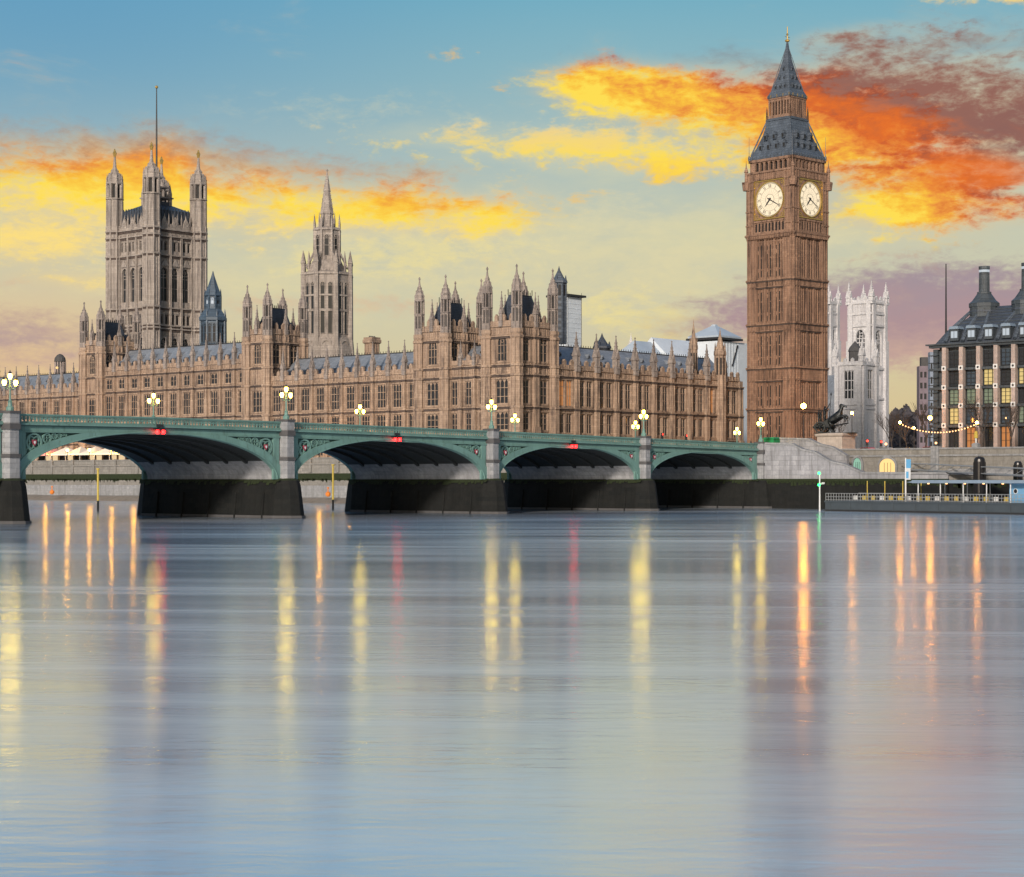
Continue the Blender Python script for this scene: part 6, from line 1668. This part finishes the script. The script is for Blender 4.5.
def church():
    Z = 560; zz = lambda py: hz(py, Z); n = at_z(862, Z); x0, y0 = n[0], n[1]
    a = on_x(835.5, x0)[1] - y0; w = on_y(877, y0)[0] - x0
    o = thing('white_church', 'white stone church front with tall mullioned windows below the abbey tower', 'church', (x0 + w / 2, y0 + a / 2, ZG))
    b = MB('abbey_stone'); E_, N_ = ME(y0 + a, x0), MN(x0, y0); zt = zz(364); jobs = []
    for M, L, nw in ((E_, a, 1), (N_, w, 1)):
        b.M = M; ops = [(L / 2 - L * .2, L / 2 + L * .2, zz(399), zz(370))] if M is E_ else [(L * .35, L * .75, zz(399), zz(369))]
        b.wall(0, L, ZG, zt, 0, .8, ops); jobs.append((M, ops))
        for s in (zz(404), zz(408), zt): b.box(-.2, L + .2, -.4, .1, s - .25, s + .25)
        for x in (.7, L - .7): b.box(x - .7, x + .7, -.7, .1, ZG, zt)
        battlement(b, L, zt, pitch=1.2)
    b.M = None; b.box(x0 + .8, x0 + w, y0 + .8, y0 + a, ZG, zt - .2); b.build('wall', o)
    for M, ops in jobs:
        for q in ops: p = M @ Vector(((q[0] + q[1]) / 2, 0, q[2])); link('window', window_mesh(q[1] - q[0], q[3] - q[2], 3, False, 'glass_dark', 'abbey_stone', (.33, .66), .6, .25), o, p - o.location, M.to_euler().z)
    for cx, cy in ((x0, y0), (x0, y0 + a), (x0 + w * .9, y0)): link('pinnacle', pinnacle_mesh(.8, 3.2, 8.0, 'abbey_stone'), o, Vector((cx, cy, zt - .4)) - o.location)
    b = MB('dark_stone', 'louvre_dark'); p = at_z(855, Z + 8); z0 = zz(366)
    b.lathe(p[0], p[1], [(1.9, z0 - 6), (1.9, zz(350)), (2.2, zz(349.5)), (1.6, zz(345)), (.5, zz(341)), (.05, zz(339))], 8); b.build('lantern', o)
    b = MB('roof_slate'); p = at_z(834, Z + 60); b.rect(p[0], p[1], [(6, 8, ZG), (6, 8, zz(385)), (.5, 8, zz(364))]); b.build('roof', o)
church()

# ------------------------------------------------------------------ far things and trees
def far_block(px0, px1, py, Z, mat, label, cap=True):
    p, q = at_z(px0, Z), at_z(px1, Z); w = math.hypot(p[0] - q[0], p[1] - q[1]); m = at_z((px0 + px1) / 2, Z + w / 2)
    o = thing('distant_building', label, 'building', (m[0], m[1], ZG), TH - R(90), 'distant buildings on the right')
    z = hz(py, Z) - ZG; b = MB(mat, 'glass_dark', 'dark_stone'); b.box(-w / 2, w / 2, -w / 2, w / 2, 0, z)
    for j in range(int(z / 3.6)):
        for i in range(max(3, int(w / 2.6))):
            n = max(3, int(w / 2.6)); x = -w / 2 + w * (i + .5) / n; b.box(x - w / n * .3, x + w / n * .3, -w / 2 - .06, -w / 2 + .05, j * 3.6 + 1, j * 3.6 + 2.9, 1)
    if cap: b.box(-w * .3, w * .3, -w * .3, w * .3, z, z + 3, 2)
    b.build('wall', o, True)
far_block(918, 930, 366, 620, 'far_mauve', 'mauve brick tower block beyond the trees, left of the office block')
far_block(929, 938, 352, 520, 'far_blue', 'slim blue grey block directly behind the office block edge', False)
def far_wood():
    b = MB('far_wood'); rnd = random.Random(3)
    for i in range(4800):
        px = rnd.uniform(888, 935); Z = rnd.uniform(760, 900); p = at_z(px, Z)
        top = hz(410 - 3 * math.sin(px * .21) - 2.5 * math.sin(px * .57), Z); z = rnd.uniform(ZG, top); r = rnd.uniform(.4, 1.0)
        d1 = Vector((rnd.uniform(-1, 1), rnd.uniform(-1, 1), rnd.uniform(-1, 1))).normalized() * r; d2 = d1.orthogonal().normalized() * r
        c = Vector((p[0], p[1], z)); b.add([tuple(c - d1 - d2), tuple(c + d1 - d2), tuple(c + d1 + d2), tuple(c - d1 + d2)], [(0, 1, 2, 3)])
    tag(b.build('woods'), 'dark far wood on the horizon right of the abbey', 'woods', kind='stuff')
far_wood()
def bare_tree(px, x, h, label, seed, lean=0):
    p = on_x(px, x); rnd = random.Random(seed); o = thing('bare_tree', label, 'tree', (p[0], p[1], ZG), 0, 'bare winter trees along the embankment')
    t, c = MB('bark'), MB('bark')
    def grow(P, d, L, r, lv):
        q = P
        for i in range(3):
            d = (d + Vector((rnd.uniform(-.14, .14), rnd.uniform(-.14, .14), rnd.uniform(-.02, .12)))).normalized(); n = q + d * L / 3
            (t if lv == 0 else c).tube(q, n, r * (1 - .18 * i), r * (1 - .18 * (i + 1)), 6 if lv < 2 else 4); q = n
            if lv > 0 and lv < 5 and i < 2 and rnd.random() < .7:
                e = (d + Vector((rnd.uniform(-1, 1), rnd.uniform(-1, 1), rnd.uniform(-.1, .6))) * .8).normalized(); grow(q, e, L * .6, r * .45, lv + 1)
        if lv < 5:
            for k in range(3 if lv < 3 else 2):
                e = (d + Vector((rnd.uniform(-1, 1), rnd.uniform(-1, 1), rnd.uniform(-.05, .5))) * .75).normalized(); grow(q, e, L * rnd.uniform(.62, .8), r * .55, lv + 1)
    grow(Vector((0, 0, 0)), Vector((0, 0, 1)), h * .28, h * .020, 0)
    t.build('trunk', o, True); c.build('crown', o, True)
bare_tree(908, 292, 9.5, 'bare winter tree behind the festoon lights, right of the church', 1)
bare_tree(893, 310, 10.5, 'bare winter tree close to the white church', 2)
bare_tree(925, 297, 11.5, 'bare winter tree left of the office block corner', 4)
bare_tree(985, 296, 13.5, 'bare winter tree spreading before the middle office windows', 5)
bare_tree(1012, 292, 11.0, 'bare winter tree before the office block at the right edge', 8)
bare_tree(831, 352, 13.0, 'dark bare tree between clock tower and white church', 9)
